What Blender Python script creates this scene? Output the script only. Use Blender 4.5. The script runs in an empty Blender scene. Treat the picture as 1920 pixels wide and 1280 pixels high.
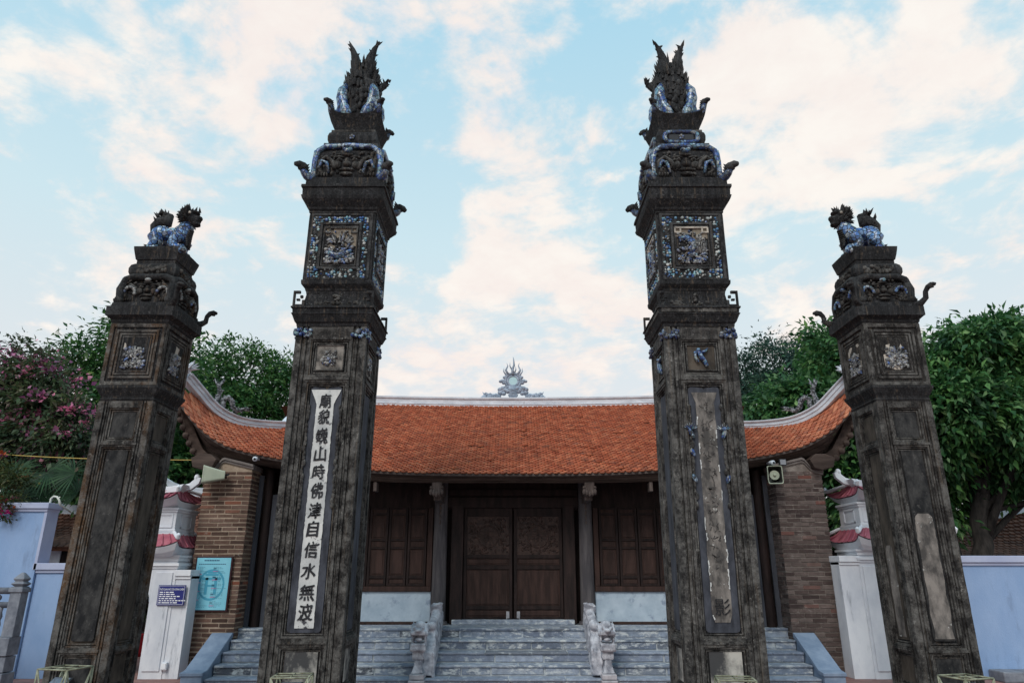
import bpy, bmesh, math, random
import numpy as np
from mathutils import Vector, Matrix, noise as mnoise
R = math.radians
random.seed(7)
SC = bpy.context.scene
COL = SC.collection

# ------------------------------------------------------------------ camera
CAMZ, PITCH, F = 1.68, R(18.3), 1300.0
cam = bpy.data.cameras.new('camera'); camo = bpy.data.objects.new('camera', cam); COL.objects.link(camo)
camo.location = (0, 0, CAMZ); camo.rotation_euler = (R(90) + PITCH, 0, 0)
cam.sensor_width = 36; cam.lens = F / 1920 * 36; cam.shift_x = -2 / 1920; cam.clip_end = 2000
SC.camera = camo
CP, SP = math.cos(PITCH), math.sin(PITCH)

# ------------------------------------------------------------------ light
SUN_EL, SUN_AZ = R(44), R(202)
sun = bpy.data.lights.new('sun', 'SUN'); suno = bpy.data.objects.new('sun', sun); COL.objects.link(suno)
sun.energy = 1.9; sun.angle = R(22); sun.color = (1, .93, .86)
sd = Vector((math.sin(SUN_AZ) * math.cos(SUN_EL), math.cos(SUN_AZ) * math.cos(SUN_EL), math.sin(SUN_EL)))
suno.rotation_euler = sd.to_track_quat('Z', 'Y').to_euler()
SC.view_settings.view_transform = 'Standard'; SC.view_settings.look = 'None'
SC.view_settings.exposure = 0.0; SC.view_settings.gamma = 1
SC.view_settings.use_curve_mapping = False

def ray(px, py):
    """world direction of a photo pixel (1920 x 1280)"""
    a, u = (px - 962) / F, (640 - py) / F
    return Vector((a, CP - u * SP, SP + u * CP))
def slope(py):
    u = (640 - py) / F
    return (SP + u * CP) / (CP - u * SP)
def P(px, py, Y):
    d = ray(px, py); t = Y / d.y
    return Vector((d.x * t, Y, CAMZ + d.z * t))
def ZL(py, Y): return CAMZ + Y * slope(py)

# ------------------------------------------------------------------ sky: Nishita with broken evening cloud
W = bpy.data.worlds.new('World'); SC.world = W; W.use_nodes = True
def build_world():
    nt = W.node_tree; nt.nodes.clear(); N = nt.nodes.new; L = nt.links.new
    out = N('ShaderNodeOutputWorld'); bg = N('ShaderNodeBackground'); L(bg.outputs[0], out.inputs[0])
    ST = .12; bg.inputs[1].default_value = ST
    sky = N('ShaderNodeTexSky'); sky.sky_type = 'NISHITA'; sky.sun_disc = False
    sky.sun_elevation = SUN_EL; sky.sun_rotation = SUN_AZ; sky.air_density = 1.0; sky.dust_density = .6; sky.ozone_density = 1.2
    tc = N('ShaderNodeTexCoord')
    def math_(op, a, b=None, c=None):
        n = N('ShaderNodeMath'); n.operation = op
        for i, v in enumerate((a, b, c)):
            if v is None: continue
            if isinstance(v, (int, float)): n.inputs[i].default_value = v
            else: L(v, n.inputs[i])
        return n.outputs[0]
    sep = N('ShaderNodeSeparateXYZ'); L(tc.outputs['Generated'], sep.inputs[0])
    zz = math_('ADD', math_('MAXIMUM', sep.outputs[2], 0.0), .22)
    cx = math_('DIVIDE', sep.outputs[0], zz); cy = math_('DIVIDE', sep.outputs[1], zz)
    comb = N('ShaderNodeCombineXYZ'); L(cx, comb.inputs[0]); L(cy, comb.inputs[1])
    def noise(scale, det, rough, dist, loc=(0, 0, 0), sc=(1, 1, 1), rz=0):
        mp = N('ShaderNodeMapping'); L(comb.outputs[0], mp.inputs[0]); mp.inputs[1].default_value = loc
        mp.inputs[2].default_value = (0, 0, rz); mp.inputs[3].default_value = sc
        n = N('ShaderNodeTexNoise'); L(mp.outputs[0], n.inputs[0])
        n.inputs['Scale'].default_value = scale; n.inputs['Detail'].default_value = det
        n.inputs['Roughness'].default_value = rough; n.inputs['Distortion'].default_value = dist
        return n.outputs['Fac']
    n1 = noise(3.9, 10, .60, .35, (3.1, 1.7, 0), (1, 1.0, 1), R(30))
    n2 = noise(9.5, 7, .62, .2, (0.4, 5.2, 0), (1, 1, 1), R(30))
    n3 = noise(1.3, 4, .5, .2, (8.3, 2.2, 0))
    # the larger banks of cloud, as directions in the sky (direction, angular width, weight)
    banks = [((480, 90), 9, .22), ((330, 20), 7, .12), ((640, 40), 7, .22), ((560, 230), 4, .14), ((210, 120), 7, .15), ((130, 250), 4.2, .22),
             ((60, 190), 6, .14), ((360, 215), 2.6, .2), ((960, 60), 10, .24), ((860, 170), 6, .2), ((1120, 130), 6, .18),
             ((1560, 90), 10, .24), ((1420, 240), 8, .2), ((1420, 480), 8, .22), ((1700, 200), 6, .12), ((1880, 60), 5, .2), ((1800, 250), 6, .14),
             ((1040, 430), 8, .22), ((800, 560), 9, .2), ((470, 480), 6, .14), ((240, 350), 4, .13), ((1120, 560), 9, .14),
             ((960, 680), 12, .16), ((430, 540), 9, .12), ((1720, 480), 9, .16), ((100, 440), 9, .1), ((1850, 420), 6, .12),
             ((60, 40), 7, -.2), ((330, 330), 7, -.12), ((780, 330), 7, -.2), ((1220, 50), 5, -.16), ((1150, 300), 7, -.12), ((700, 290), 5, -.14), ((1720, 330), 5, -.14),
             ((750, 20), 4, -.1), ((60, 330), 5, -.12), ((1790, 20), 5, -.12), ((650, 440), 6, -.1), ((960, 600), 3, -.08)]
    acc = None
    for (px, py), wdeg, wt in banks:
        d = ray(px, py).normalized()
        dp = N('ShaderNodeVectorMath'); dp.operation = 'DOT_PRODUCT'; L(tc.outputs['Generated'], dp.inputs[0]); dp.inputs[1].default_value = d
        mr = N('ShaderNodeMapRange'); mr.interpolation_type = 'SMOOTHSTEP'; L(dp.outputs['Value'], mr.inputs[0])
        mr.inputs[1].default_value = math.cos(R(wdeg * 1.55)); mr.inputs[2].default_value = math.cos(R(wdeg * .15))
        mr.inputs[3].default_value = 0; mr.inputs[4].default_value = wt * .62
        acc = mr.outputs[0] if acc is None else math_('ADD', acc, mr.outputs[0])
    n4 = noise(18.0, 5, .6, .3, (2.2, 9.1, 0), (1, 1, 1), R(30))
    v = math_('ADD', math_('ADD', math_('MULTIPLY', n1, 1.45), math_('MULTIPLY', n2, .60)), math_('MULTIPLY', n4, .26)); v = math_('SUBTRACT', v, .655)
    v = math_('ADD', v, acc)
    mr = N('ShaderNodeMapRange'); mr.interpolation_type = 'SMOOTHSTEP'; L(v, mr.inputs[0])
    mr.inputs[1].default_value = .57; mr.inputs[2].default_value = .89
    mask = math_('MULTIPLY', mr.outputs[0], .93)
    # cloud colour: warm white tops, faint pink and grey undersides
    cr = N('ShaderNodeValToRGB'); L(math_('ADD', math_('MULTIPLY', n3, .5), math_('MULTIPLY', n2, .5)), cr.inputs[0])
    k = 1 / ST
    e = cr.color_ramp.elements
    e[0].position = .30; e[0].color = (.76, .80, .88, 1)
    e[1].position = .62; e[1].color = (1.02, .955, .89, 1)
    m = e.new(.45); m.color = (.97, .87, .82, 1)
    sc_ = N('ShaderNodeVectorMath'); sc_.operation = 'SCALE'; L(cr.outputs[0], sc_.inputs[0]); sc_.inputs['Scale'].default_value = k * .99
    # clear sky lifted by thin high haze: pale cyan, paler towards the horizon
    hz = N('ShaderNodeMapRange'); L(sep.outputs[2], hz.inputs[0]); hz.inputs[1].default_value = .18; hz.inputs[2].default_value = .74
    gr = N('ShaderNodeValToRGB'); L(hz.outputs[0], gr.inputs[0]); e = gr.color_ramp.elements
    e[0].position = 0; e[0].color = (.86, .85, .85, 1); e[1].position = 1; e[1].color = (.42, .74, .92, 1)
    m = e.new(.45); m.color = (.68, .87, .93, 1)
    gs = N('ShaderNodeVectorMath'); gs.operation = 'SCALE'; L(gr.outputs[0], gs.inputs[0]); gs.inputs['Scale'].default_value = k
    mx0 = N('ShaderNodeMix'); mx0.data_type = 'RGBA'; mx0.inputs[0].default_value = .88
    L(sky.outputs[0], mx0.inputs[6]); L(gs.outputs[0], mx0.inputs[7])
    mx = N('ShaderNodeMix'); mx.data_type = 'RGBA'; L(mask, mx.inputs[0]); L(mx0.outputs[2], mx.inputs[6]); L(sc_.outputs[0], mx.inputs[7])
    L(mx.outputs[2], bg.inputs[0])
build_world()

# ------------------------------------------------------------------ materials
def new_mat(name):
    m = bpy.data.materials.new(name); m.use_nodes = True
    return m, m.node_tree, m.node_tree.nodes['Principled BSDF']
def ramp(nt, fac, stops):
    cr = nt.nodes.new('ShaderNodeValToRGB'); nt.links.new(fac, cr.inputs[0]); e = cr.color_ramp.elements
    while len(e) < len(stops): e.new(.5)
    for el, (p, c) in zip(e, stops): el.position = p; el.color = (*c, 1)
    return cr.outputs[0]
def coords(nt, stretch=(1, 1, 1), rand=True):
    tc = nt.nodes.new('ShaderNodeTexCoord'); mp = nt.nodes.new('ShaderNodeMapping')
    nt.links.new(tc.outputs['Object'], mp.inputs[0]); mp.inputs[3].default_value = stretch
    if rand:
        oi = nt.nodes.new('ShaderNodeObjectInfo'); ml = nt.nodes.new('ShaderNodeMath'); ml.operation = 'MULTIPLY'
        nt.links.new(oi.outputs['Random'], ml.inputs[0]); ml.inputs[1].default_value = 37.0
        nt.links.new(ml.outputs[0], mp.inputs[1])
    return mp.outputs[0]
def noise(nt, vec, scale, det=6, rough=.6, dist=0):
    n = nt.nodes.new('ShaderNodeTexNoise'); nt.links.new(vec, n.inputs[0])
    n.inputs['Scale'].default_value = scale; n.inputs['Detail'].default_value = det
    n.inputs['Roughness'].default_value = rough; n.inputs['Distortion'].default_value = dist
    return n.outputs['Fac']
def mixc(nt, fac, a, b, mode='MIX'):
    m = nt.nodes.new('ShaderNodeMix'); m.data_type = 'RGBA'; m.blend_type = mode
    for s, v in ((m.inputs[0], fac), (m.inputs[6], a), (m.inputs[7], b)):
        if hasattr(v, 'node'): nt.links.new(v, s)
        elif isinstance(v, (int, float)): s.default_value = v
        else: s.default_value = (*v, 1)
    return m.outputs[2]
def bump(nt, bs, h, strength=.4, dist=.02):
    b = nt.nodes.new('ShaderNodeBump'); b.inputs['Strength'].default_value = strength; b.inputs['Distance'].default_value = dist
    nt.links.new(h, b.inputs['Height']); nt.links.new(b.outputs[0], bs.inputs['Normal'])
def smooth01(nt, v, a, b):
    mr = nt.nodes.new('ShaderNodeMapRange'); nt.links.new(v, mr.inputs[0]); mr.inputs[1].default_value = a; mr.inputs[2].default_value = b
    return mr.outputs[0]
def island(nt):
    return nt.nodes.new('ShaderNodeNewGeometry').outputs['Random Per Island']

def stone_mat(name, dark=(.0045, .005, .006), mid=(.0185, .0168, .0158), light=(.24, .23, .215), tint=None, amount=.5, light_at=.64):
    """weathered lime plaster and stone: black algae, grey wear on the edges, pale scabs, vertical runs"""
    m, nt, bs = new_mat(name); v = coords(nt); vs = coords(nt, (8, 8, .35)); v2 = coords(nt, (1, 1, 1))
    def mad(a, k, b):
        f = nt.nodes.new('ShaderNodeMath'); f.operation = 'MULTIPLY_ADD'; nt.links.new(a, f.inputs[0]); f.inputs[1].default_value = k
        if hasattr(b, 'node'): nt.links.new(b, f.inputs[2])
        else: f.inputs[2].default_value = b
        return f.outputs[0]
    a = noise(nt, v, 4.5, 12, .78); s = noise(nt, vs, 2.0, 7, .7); f1 = noise(nt, coords(nt, (1, 1, .6)), 55, 6, .75)
    fac = mad(s, .34, mad(a, .18, mad(f1, .48, 0.0)))
    c = ramp(nt, fac, [(.40, dark), (.49, mid), (.56, tuple(x * 2.5 for x in mid)), (.66, tuple(min(1, x * 5.5) for x in mid))])
    if tint:
        t = noise(nt, coords(nt, (2.4, 2.4, .6)), 1.3, 6, .65)
        tc_ = mixc(nt, 1.0, tint, ramp(nt, fac, [(.40, (.3, .3, .3)), (.56, (1, 1, 1)), (.7, (1.8, 1.7, 1.6))]), 'MULTIPLY')
        c = mixc(nt, smooth01(nt, t, .56 - amount * .08, .64), c, tc_)
    pt = nt.nodes.new('ShaderNodeNewGeometry').outputs['Pointiness']
    wear = nt.nodes.new('ShaderNodeMath'); wear.operation = 'MULTIPLY'; nt.links.new(smooth01(nt, pt, .545, .62), wear.inputs[0]); nt.links.new(smooth01(nt, a, .45, .62), wear.inputs[1])
    run = noise(nt, coords(nt, (16, 16, .22)), 1.6, 5, .65)      # drip lines of brown and pale runoff
    c = mixc(nt, smooth01(nt, run, .57, .66), c, (.085, .066, .050))
    c = mixc(nt, smooth01(nt, noise(nt, coords(nt, (22, 22, .3)), 1.3, 5, .7), .64, .72), c, tuple(x * .7 for x in light))
    c = mixc(nt, wear.outputs[0], c, tuple(x * .62 for x in light))
    sp = noise(nt, v2, 23, 8, .78); big = noise(nt, v2, 2.3, 4, .6)
    c = mixc(nt, smooth01(nt, mad(big, .40, sp), light_at + .16, light_at + .27), c, light)
    nt.links.new(c, bs.inputs['Base Color']); bs.inputs['Roughness'].default_value = .9
    bs.inputs['Specular IOR Level'].default_value = .3
    bump(nt, bs, mad(f1, .5, noise(nt, v2, 17, 9, .8)), .8, .03)
    return m
def mosaic_mat(name, stops, scale=17, grout=(.03, .03, .034), edge=.06):
    """broken porcelain set in mortar"""
    m, nt, bs = new_mat(name); v = coords(nt)
    vo = nt.nodes.new('ShaderNodeTexVoronoi'); vo.inputs['Scale'].default_value = scale; nt.links.new(v, vo.inputs[0])
    sx = nt.nodes.new('ShaderNodeSeparateXYZ'); nt.links.new(vo.outputs['Color'], sx.inputs[0])
    ve = nt.nodes.new('ShaderNodeTexVoronoi'); ve.feature = 'DISTANCE_TO_EDGE'; ve.inputs['Scale'].default_value = scale; nt.links.new(v, ve.inputs[0])
    c = ramp(nt, sx.outputs[0], stops)
    pat = smooth01(nt, noise(nt, v, scale * 4, 2, .5), .56, .60)
    c = mixc(nt, pat, c, (.05, .10, .33))
    e = smooth01(nt, ve.outputs['Distance'], edge * .6, edge)
    c = mixc(nt, e, grout, c)
    grime = smooth01(nt, noise(nt, v, 4, 7, .75), .46, .66)
    c = mixc(nt, grime, c, (.022, .022, .024))
    nt.links.new(c, bs.inputs['Base Color']); bs.inputs['Roughness'].default_value = .3
    bump(nt, bs, e, .8, .012)
    return m
def shard_mat(name, stops):
    m, nt, bs = new_mat(name); c = ramp(nt, island(nt), stops)
    g = smooth01(nt, noise(nt, coords(nt), 9, 5, .7), .48, .7)
    c = mixc(nt, g, c, (.04, .04, .042))
    nt.links.new(c, bs.inputs['Base Color']); bs.inputs['Roughness'].default_value = .35
    return m
def plain_mat(name, c1, c2, scale=3, stretch=(1, 1, 1), rough=.8, bump_s=.2, bump_sc=25, lo=.4, hi=.65, metal=0, spec=.4, extra=None):
    m, nt, bs = new_mat(name); v = coords(nt, stretch)
    c = ramp(nt, noise(nt, v, scale, 8, .65), [(lo, c1), (hi, c2)])
    if extra:
        t = noise(nt, coords(nt, extra[4] if len(extra) > 4 else (1, 1, 1)), extra[1], 8, .7)
        c = mixc(nt, smooth01(nt, t, extra[2], extra[3]), c, extra[0])
    nt.links.new(c, bs.inputs['Base Color']); bs.inputs['Roughness'].default_value = rough
    bs.inputs['Metallic'].default_value = metal; bs.inputs['Specular IOR Level'].default_value = spec
    if bump_s: bump(nt, bs, noise(nt, v, bump_sc, 6, .7), bump_s, .01)
    return m
def island_mat(name, stops, rough=.85, bump_s=.3, bump_sc=40, extra=None, stretch=(1, 1, 1)):
    m, nt, bs = new_mat(name); c = ramp(nt, island(nt), stops); v = coords(nt, stretch)
    c = mixc(nt, 1.0, c, ramp(nt, noise(nt, v, 9, 7, .7), [(.3, (.6, .6, .6)), (.7, (1.25, 1.25, 1.25))]), 'MULTIPLY')
    if extra:
        t = noise(nt, coords(nt, extra[4] if len(extra) > 4 else (1, 1, 1)), extra[1], 9, .72)
        c = mixc(nt, smooth01(nt, t, extra[2], extra[3]), c, extra[0])
    nt.links.new(c, bs.inputs['Base Color']); bs.inputs['Roughness'].default_value = rough
    bump(nt, bs, noise(nt, v, bump_sc, 6, .7), bump_s, .012)
    return m
def leaf_mat(name, stops, trans=.35):
    m, nt, bs = new_mat(name)
    c = ramp(nt, island(nt), stops)
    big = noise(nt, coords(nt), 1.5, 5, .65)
    c = mixc(nt, 1.0, c, ramp(nt, big, [(.36, (.45, .55, .60)), (.5, (.95, .95, .9)), (.64, (1.55, 1.4, 1.1))]), 'MULTIPLY')  # cool dark and warm pale patches paint clump highlights and shaded interiors
    nt.links.new(c, bs.inputs['Base Color']); bs.inputs['Roughness'].default_value = .5
    bs.inputs['Specular IOR Level'].default_value = .35
    tr = nt.nodes.new('ShaderNodeBsdfTranslucent'); nt.links.new(c, tr.inputs[0])
    mx = nt.nodes.new('ShaderNodeMixShader'); mx.inputs[0].default_value = trans
    nt.links.new(bs.outputs[0], mx.inputs[1]); nt.links.new(tr.outputs[0], mx.inputs[2])
    nt.links.new(mx.outputs[0], nt.nodes['Material Output'].inputs[0])
    return m

BLUES = [(0, (.02, .04, .13)), (.2, (.035, .09, .30)), (.36, (.13, .25, .48)), (.5, (.40, .50, .58)), (.62, (.09, .22, .32)), (.74, (.20, .36, .38)), (.86, (.50, .53, .50)), (1, (.02, .03, .05))]
DARKB = [(0, (.02, .03, .07)), (.3, (.05, .10, .26)), (.5, (.03, .03, .035)), (.7, (.22, .30, .36)), (.85, (.05, .05, .05)), (1, (.35, .36, .33))]
M = {}
M['stone'] = stone_mat('weathered_pillar_plaster')
M['stone_rust'] = stone_mat('weathered_pillar_plaster_ochre', tint=(.115, .064, .033), amount=.95)
M['stone_worn'] = stone_mat('weathered_pillar_plaster_grey', dark=(.005, .0052, .006), mid=(.0225, .021, .0205), light_at=.615)
M['stone_cap'] = stone_mat('blackened_stone', dark=(.0045, .005, .0065), mid=(.0135, .0134, .0145), light=(.13, .13, .13), light_at=.63)
M['mosaic'] = mosaic_mat('blue_porcelain_mosaic', BLUES)
M['mosaic_bright'] = mosaic_mat('bright_blue_porcelain', [(0, (.03, .07, .22)), (.2, (.05, .15, .42)), (.4, (.18, .34, .60)), (.55, (.50, .62, .68)), (.68, (.10, .24, .48)), (.82, (.28, .48, .58)), (.93, (.62, .66, .66)), (1, (.02, .03, .06))], 19, (.012, .012, .016), .09)
M['mosaic_fine'] = mosaic_mat('fine_porcelain_mosaic', BLUES, 24)
M['mosaic_dim'] = mosaic_mat('dim_porcelain_mosaic', DARKB, 20)
M['shard'] = shard_mat('porcelain_shards', [(0, (.03, .07, .22)), (.18, (.06, .16, .40)), (.34, (.14, .32, .42)), (.5, (.22, .40, .42)), (.62, (.50, .55, .54)), (.74, (.10, .095, .09)), (.87, (.62, .63, .60)), (1, (.05, .05, .05))])
M['shard_grey'] = shard_mat('grey_porcelain_shards', [(0, (.05, .05, .055)), (.3, (.10, .10, .10)), (.55, (.22, .22, .215)), (.76, (.36, .35, .33)), (.84, (.06, .12, .30)), (.92, (.16, .15, .145)), (1, (.45, .44, .41))])
M['relief_pale'] = plain_mat('pale_relief_plaster', (.10, .092, .085), (.46, .41, .35), 7, (1, 1, 1), .9, .4, 30, .30, .50)
M['relief_dim'] = plain_mat('greyed_relief_plaster', (.05, .047, .044), (.26, .235, .21), 6, (1, 1, 1), .9, .5, 30, .36, .62)
M['relief_tan'] = plain_mat('tan_relief_plaster', (.10, .085, .07), (.30, .25, .19), 4, (1, 1, 1), .9, .4, 30, .35, .62)
M['recess_blue'] = plain_mat('blue_grey_lime', (.018, .020, .027), (.070, .076, .095), 3.5, (2, 2, .7), .9, .4, 30, .36, .66)
M['limewash'] = plain_mat('chipped_white_limewash', (.40, .41, .41), (.62, .62, .60), 4, (1, 1, .7), .9, .3, 25, .35, .6, extra=((.05, .05, .06), 7.5, .60, .64))
M['plaster_tan'] = plain_mat('worn_tan_plaster', (.060, .055, .052), (.235, .21, .19), 7, (1, 1, .5), .9, .6, 30, .38, .62, extra=((.5, .5, .48), 8.5, .61, .67))
M['plaster_stain'] = plain_mat('stained_white_plaster', (.05, .05, .052), (.45, .43, .39), 2.0, (1, 1, .8), .9, .4, 30, .44, .6)
M['panel_dark'] = plain_mat('black_panel_plaster', (.007, .0075, .009), (.062, .060, .058), 9, (1, 1, .55), .9, .9, 38, .40, .72, extra=((.11, .105, .10), 14, .60, .75))
M['panel_brown'] = plain_mat('brown_panel_plaster', (.022, .018, .015), (.098, .080, .063), 6, (1, 1, .35), .9, .7, 35, .36, .68)
M['ink'] = plain_mat('worn_black_ink', (.010, .010, .013), (.03, .03, .036), 10, bump_s=0, extra=((.40, .41, .41), 16, .60, .64))
M['ink_solid'] = plain_mat('black_ink', (.007, .007, .009), (.016, .016, .02), 10, bump_s=0)
M['ink_faded'] = plain_mat('faded_ink', (.03, .028, .028), (.075, .068, .064), 12, bump_s=0)
M['tile'] = island_mat('terracotta_roof_tile', [(0, (.36, .10, .050)), (.3, (.46, .138, .068)), (.6, (.53, .168, .083)), (.92, (.60, .23, .12)), (1, (.28, .10, .065))], .8, .2, 60,
                       extra=((.26, .10, .06), 2.2, .62, .78))
M['tile_far'] = plain_mat('old_tile_and_gap_shade', (.11, .045, .028), (.20, .085, .05), 14, (1, 1, 2), .9, .8, 30)
M['ridge'] = plain_mat('pale_ridge_mortar', (.46, .50, .56), (.64, .68, .74), 3, (1, 1, 3), .85, .2, 20, .35, .6, extra=((.22, .23, .25), 5, .62, .75))
M['ridge_grey'] = plain_mat('grey_carved_mortar', (.21, .26, .33), (.40, .47, .57), 6, bump_s=.4)
M['dragon_grey'] = plain_mat('mottled_grey_dragon', (.028, .029, .034), (.27, .275, .295), 24, (1, 1, 1), .7, .9, 50, .46, .56)
M['wood'] = plain_mat('dark_brown_timber', (.012, .0075, .0072), (.034, .020, .018), 5, (2, 2, .35), .7, .35, 30, spec=.25)
M['wood_panel'] = plain_mat('reddish_door_panel', (.028, .0155, .013), (.062, .034, .028), 4, (3, 3, .4), .7, .35, 30, spec=.25)
M['wood_carved'] = plain_mat('carved_door_panel', (.030, .017, .014), (.075, .042, .034), 7, (2, 2, 2), .6, .5, 40, spec=.35)
M['wood_pale'] = plain_mat('greyed_timber', (.065, .050, .046), (.135, .108, .098), 4, (3, 3, .4), .8, .35, 30, spec=.25)
M['wood_soffit'] = plain_mat('soffit_boards', (.045, .031, .026), (.105, .076, .064), 3, (.3, 3, 3), .8, .3, 25, spec=.25)
M['post_grey'] = plain_mat('grey_timber_column', (.060, .056, .062), (.125, .115, .118), 4, (3, 3, .35), .8, .35, 30, spec=.25)
M['board_blue'] = plain_mat('blue_grey_boards', (.045, .05, .062), (.085, .09, .108), 3, (3, 3, .4), .8, .2, 30, spec=.25)
M['plinth_white'] = plain_mat('pale_blue_limewash', (.34, .43, .52), (.47, .56, .64), 3, (1, 1, 1), .85, .2, 30, .35, .62, extra=((.25, .31, .41), 5, .56, .66))
M['brick'] = island_mat('dark_fired_brick', [(0, (.055, .030, .022)), (.35, (.095, .052, .038)), (.65, (.14, .082, .06)), (.9, (.175, .11, .085)), (1, (.24, .08, .045))], .92, .5, 40,
                        extra=((.26, .23, .20), 11, .60, .72))
M['brick_worn'] = island_mat('worn_purple_brick', [(0, (.050, .032, .030)), (.35, (.082, .056, .050)), (.65, (.125, .092, .083)), (.9, (.16, .125, .112)), (1, (.17, .06, .045))], .92, .6, 40,
                             extra=((.27, .24, .22), 9, .58, .72))
M['mortar'] = plain_mat('sandy_mortar', (.30, .23, .17), (.44, .35, .27), 6, bump_s=.5)
M['mortar_grey'] = plain_mat('grey_mortar', (.17, .145, .13), (.32, .28, .25), 6, bump_s=.5)
M['cap'] = plain_mat('grey_cap_mortar', (.14, .12, .115), (.24, .21, .195), 4, bump_s=.4)
M['step'] = island_mat('blue_grey_step_stone', [(0, (.19, .225, .30)), (.4, (.25, .295, .38)), (.8, (.31, .36, .45)), (1, (.17, .19, .23))], .85, .5, 35,
                       extra=((.52, .56, .58), 5.5, .54, .64, (1, 1, 2.2)))
M['step_wet'] = island_mat('stained_step_stone', [(0, (.14, .17, .23)), (.5, (.23, .275, .35)), (.8, (.30, .345, .42)), (1, (.07, .08, .10))], .85, .6, 35,
                           extra=((.54, .57, .58), 6.5, .50, .60, (1, 1, 2.0)))
M['step_mortar'] = plain_mat('white_joint_mortar', (.36, .40, .43), (.58, .60, .60), 6, bump_s=.4)
M['dragon_stone'] = plain_mat('pale_carved_stone', (.20, .21, .25), (.56, .57, .62), 7, (1, 1, 1), .85, .7, 24, .36, .6)
M['dragon_step'] = plain_mat('pinkish_pedestal_stone', (.34, .33, .36), (.55, .53, .56), 6, bump_s=.4)
M['ramp'] = plain_mat('smooth_blue_stone', (.17, .235, .34), (.25, .32, .43), 5, bump_s=.2)
M['white'] = plain_mat('white_plaster', (.62, .65, .71), (.76, .78, .82), 2, (1, 1, .7), .85, .15, 20, .35, .6, extra=((.42, .45, .50), 2.6, .60, .76, (1, 1, .4)))
M['white_dirty'] = plain_mat('stained_white_plaster_post', (.55, .58, .64), (.72, .74, .78), 2, (1, 1, .6), .85, .2, 20, .35, .6, extra=((.24, .26, .30), 3.4, .58, .74, (2.2, 1, .35)))
M['pink_tile'] = plain_mat('pink_glazed_tile', (.34, .09, .13), (.46, .15, .19), 6, bump_s=.3)
M['blue_wall'] = plain_mat('lavender_wall_paint', (.225, .345, .565), (.30, .42, .635), 1.6, (1, 1, .5), .85, .5, 70, .35, .65, extra=((.15, .20, .31), 2.6, .55, .80, (1.3, 1, .35)))
M['blue_trim'] = plain_mat('pale_lavender_trim', (.38, .42, .58), (.46, .50, .65), 2, bump_s=.15)
M['rail_stone'] = plain_mat('grey_balustrade_stone', (.13, .145, .18), (.25, .27, .31), 5, bump_s=.4)
M['pave'] = plain_mat('red_brick_paving', (.22, .11, .10), (.33, .18, .16), 3, bump_s=.3)
M['speaker'] = plain_mat('pale_green_plastic', (.42, .47, .36), (.50, .54, .42), 4, rough=.5, bump_s=0)
M['speaker_in'] = plain_mat('speaker_mouth', (.03, .035, .03), (.05, .05, .045), 4, rough=.6, bump_s=0)
M['cage'] = plain_mat('pale_green_cage_paint', (.15, .155, .10), (.34, .35, .26), 9, rough=.6, bump_s=.2, extra=((.15, .10, .06), 14, .58, .66))
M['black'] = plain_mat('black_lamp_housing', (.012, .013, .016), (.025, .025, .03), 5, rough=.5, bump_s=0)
M['glass'] = plain_mat('lamp_glass', (.10, .12, .16), (.16, .18, .22), 5, rough=.08, bump_s=0)
M['metal'] = plain_mat('bright_steel', (.30, .31, .34), (.42, .43, .46), 5, rough=.35, bump_s=0, metal=.6)
M['sign_blue'] = plain_mat('sign_blue_enamel', (.012, .018, .16), (.016, .024, .19), 3, rough=.4, bump_s=0)
M['sign_white'] = plain_mat('sign_white_print', (.80, .82, .86), (.86, .88, .9), 3, rough=.5, bump_s=0)
M['board_cyan'] = plain_mat('cyan_notice_print', (.22, .60, .74), (.27, .66, .80), 3, rough=.4, bump_s=0)
M['board_cyan2'] = plain_mat('cyan_emblem_print', (.06, .36, .53), (.08, .40, .57), 3, rough=.4, bump_s=0)
M['board_navy'] = plain_mat('navy_print', (.01, .06, .16), (.015, .07, .18), 3, rough=.4, bump_s=0)
M['board_teal'] = plain_mat('teal_print', (.08, .30, .40), (.10, .33, .44), 3, rough=.4, bump_s=0)
M['board_pink'] = plain_mat('pink_print', (.48, .20, .42), (.52, .24, .45), 3, rough=.4, bump_s=0)
M['board_frame'] = plain_mat('dark_red_frame', (.035, .008, .012), (.05, .012, .016), 3, rough=.5, bump_s=0)
M['wire'] = plain_mat('yellow_wire', (.50, .36, .10), (.55, .40, .12), 3, bump_s=0)
M['hose'] = plain_mat('white_hose', (.55, .56, .5), (.65, .66, .6), 3, bump_s=0)
M['red_cloth'] = plain_mat('red_plastic', (.35, .01, .02), (.45, .02, .03), 3, bump_s=0)
M['bark'] = plain_mat('dark_bark', (.014, .012, .011), (.045, .038, .034), 5, (2, 2, .5), .95, .8, 25)
M['bark_pale'] = plain_mat('grey_bark', (.05, .045, .04), (.12, .11, .10), 5, (2, 2, .5), .95, .8, 25)
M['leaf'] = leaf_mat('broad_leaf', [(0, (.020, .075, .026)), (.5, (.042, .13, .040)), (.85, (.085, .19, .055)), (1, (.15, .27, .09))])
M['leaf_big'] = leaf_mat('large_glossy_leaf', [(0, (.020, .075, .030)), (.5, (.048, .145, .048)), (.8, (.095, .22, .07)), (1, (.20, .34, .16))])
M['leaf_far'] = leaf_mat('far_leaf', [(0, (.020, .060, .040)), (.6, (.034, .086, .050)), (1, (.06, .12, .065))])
M['leaf_blue'] = leaf_mat('haze_tinted_leaf', [(0, (.030, .075, .066)), (.6, (.045, .10, .080)), (1, (.07, .135, .095))])  # distance haze is put into this bluer leaf colour
M['leaf_bou'] = leaf_mat('bougainvillea_leaf', [(0, (.028, .055, .03)), (.5, (.06, .10, .05)), (.8, (.10, .13, .065)), (1, (.12, .075, .08))])
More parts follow.
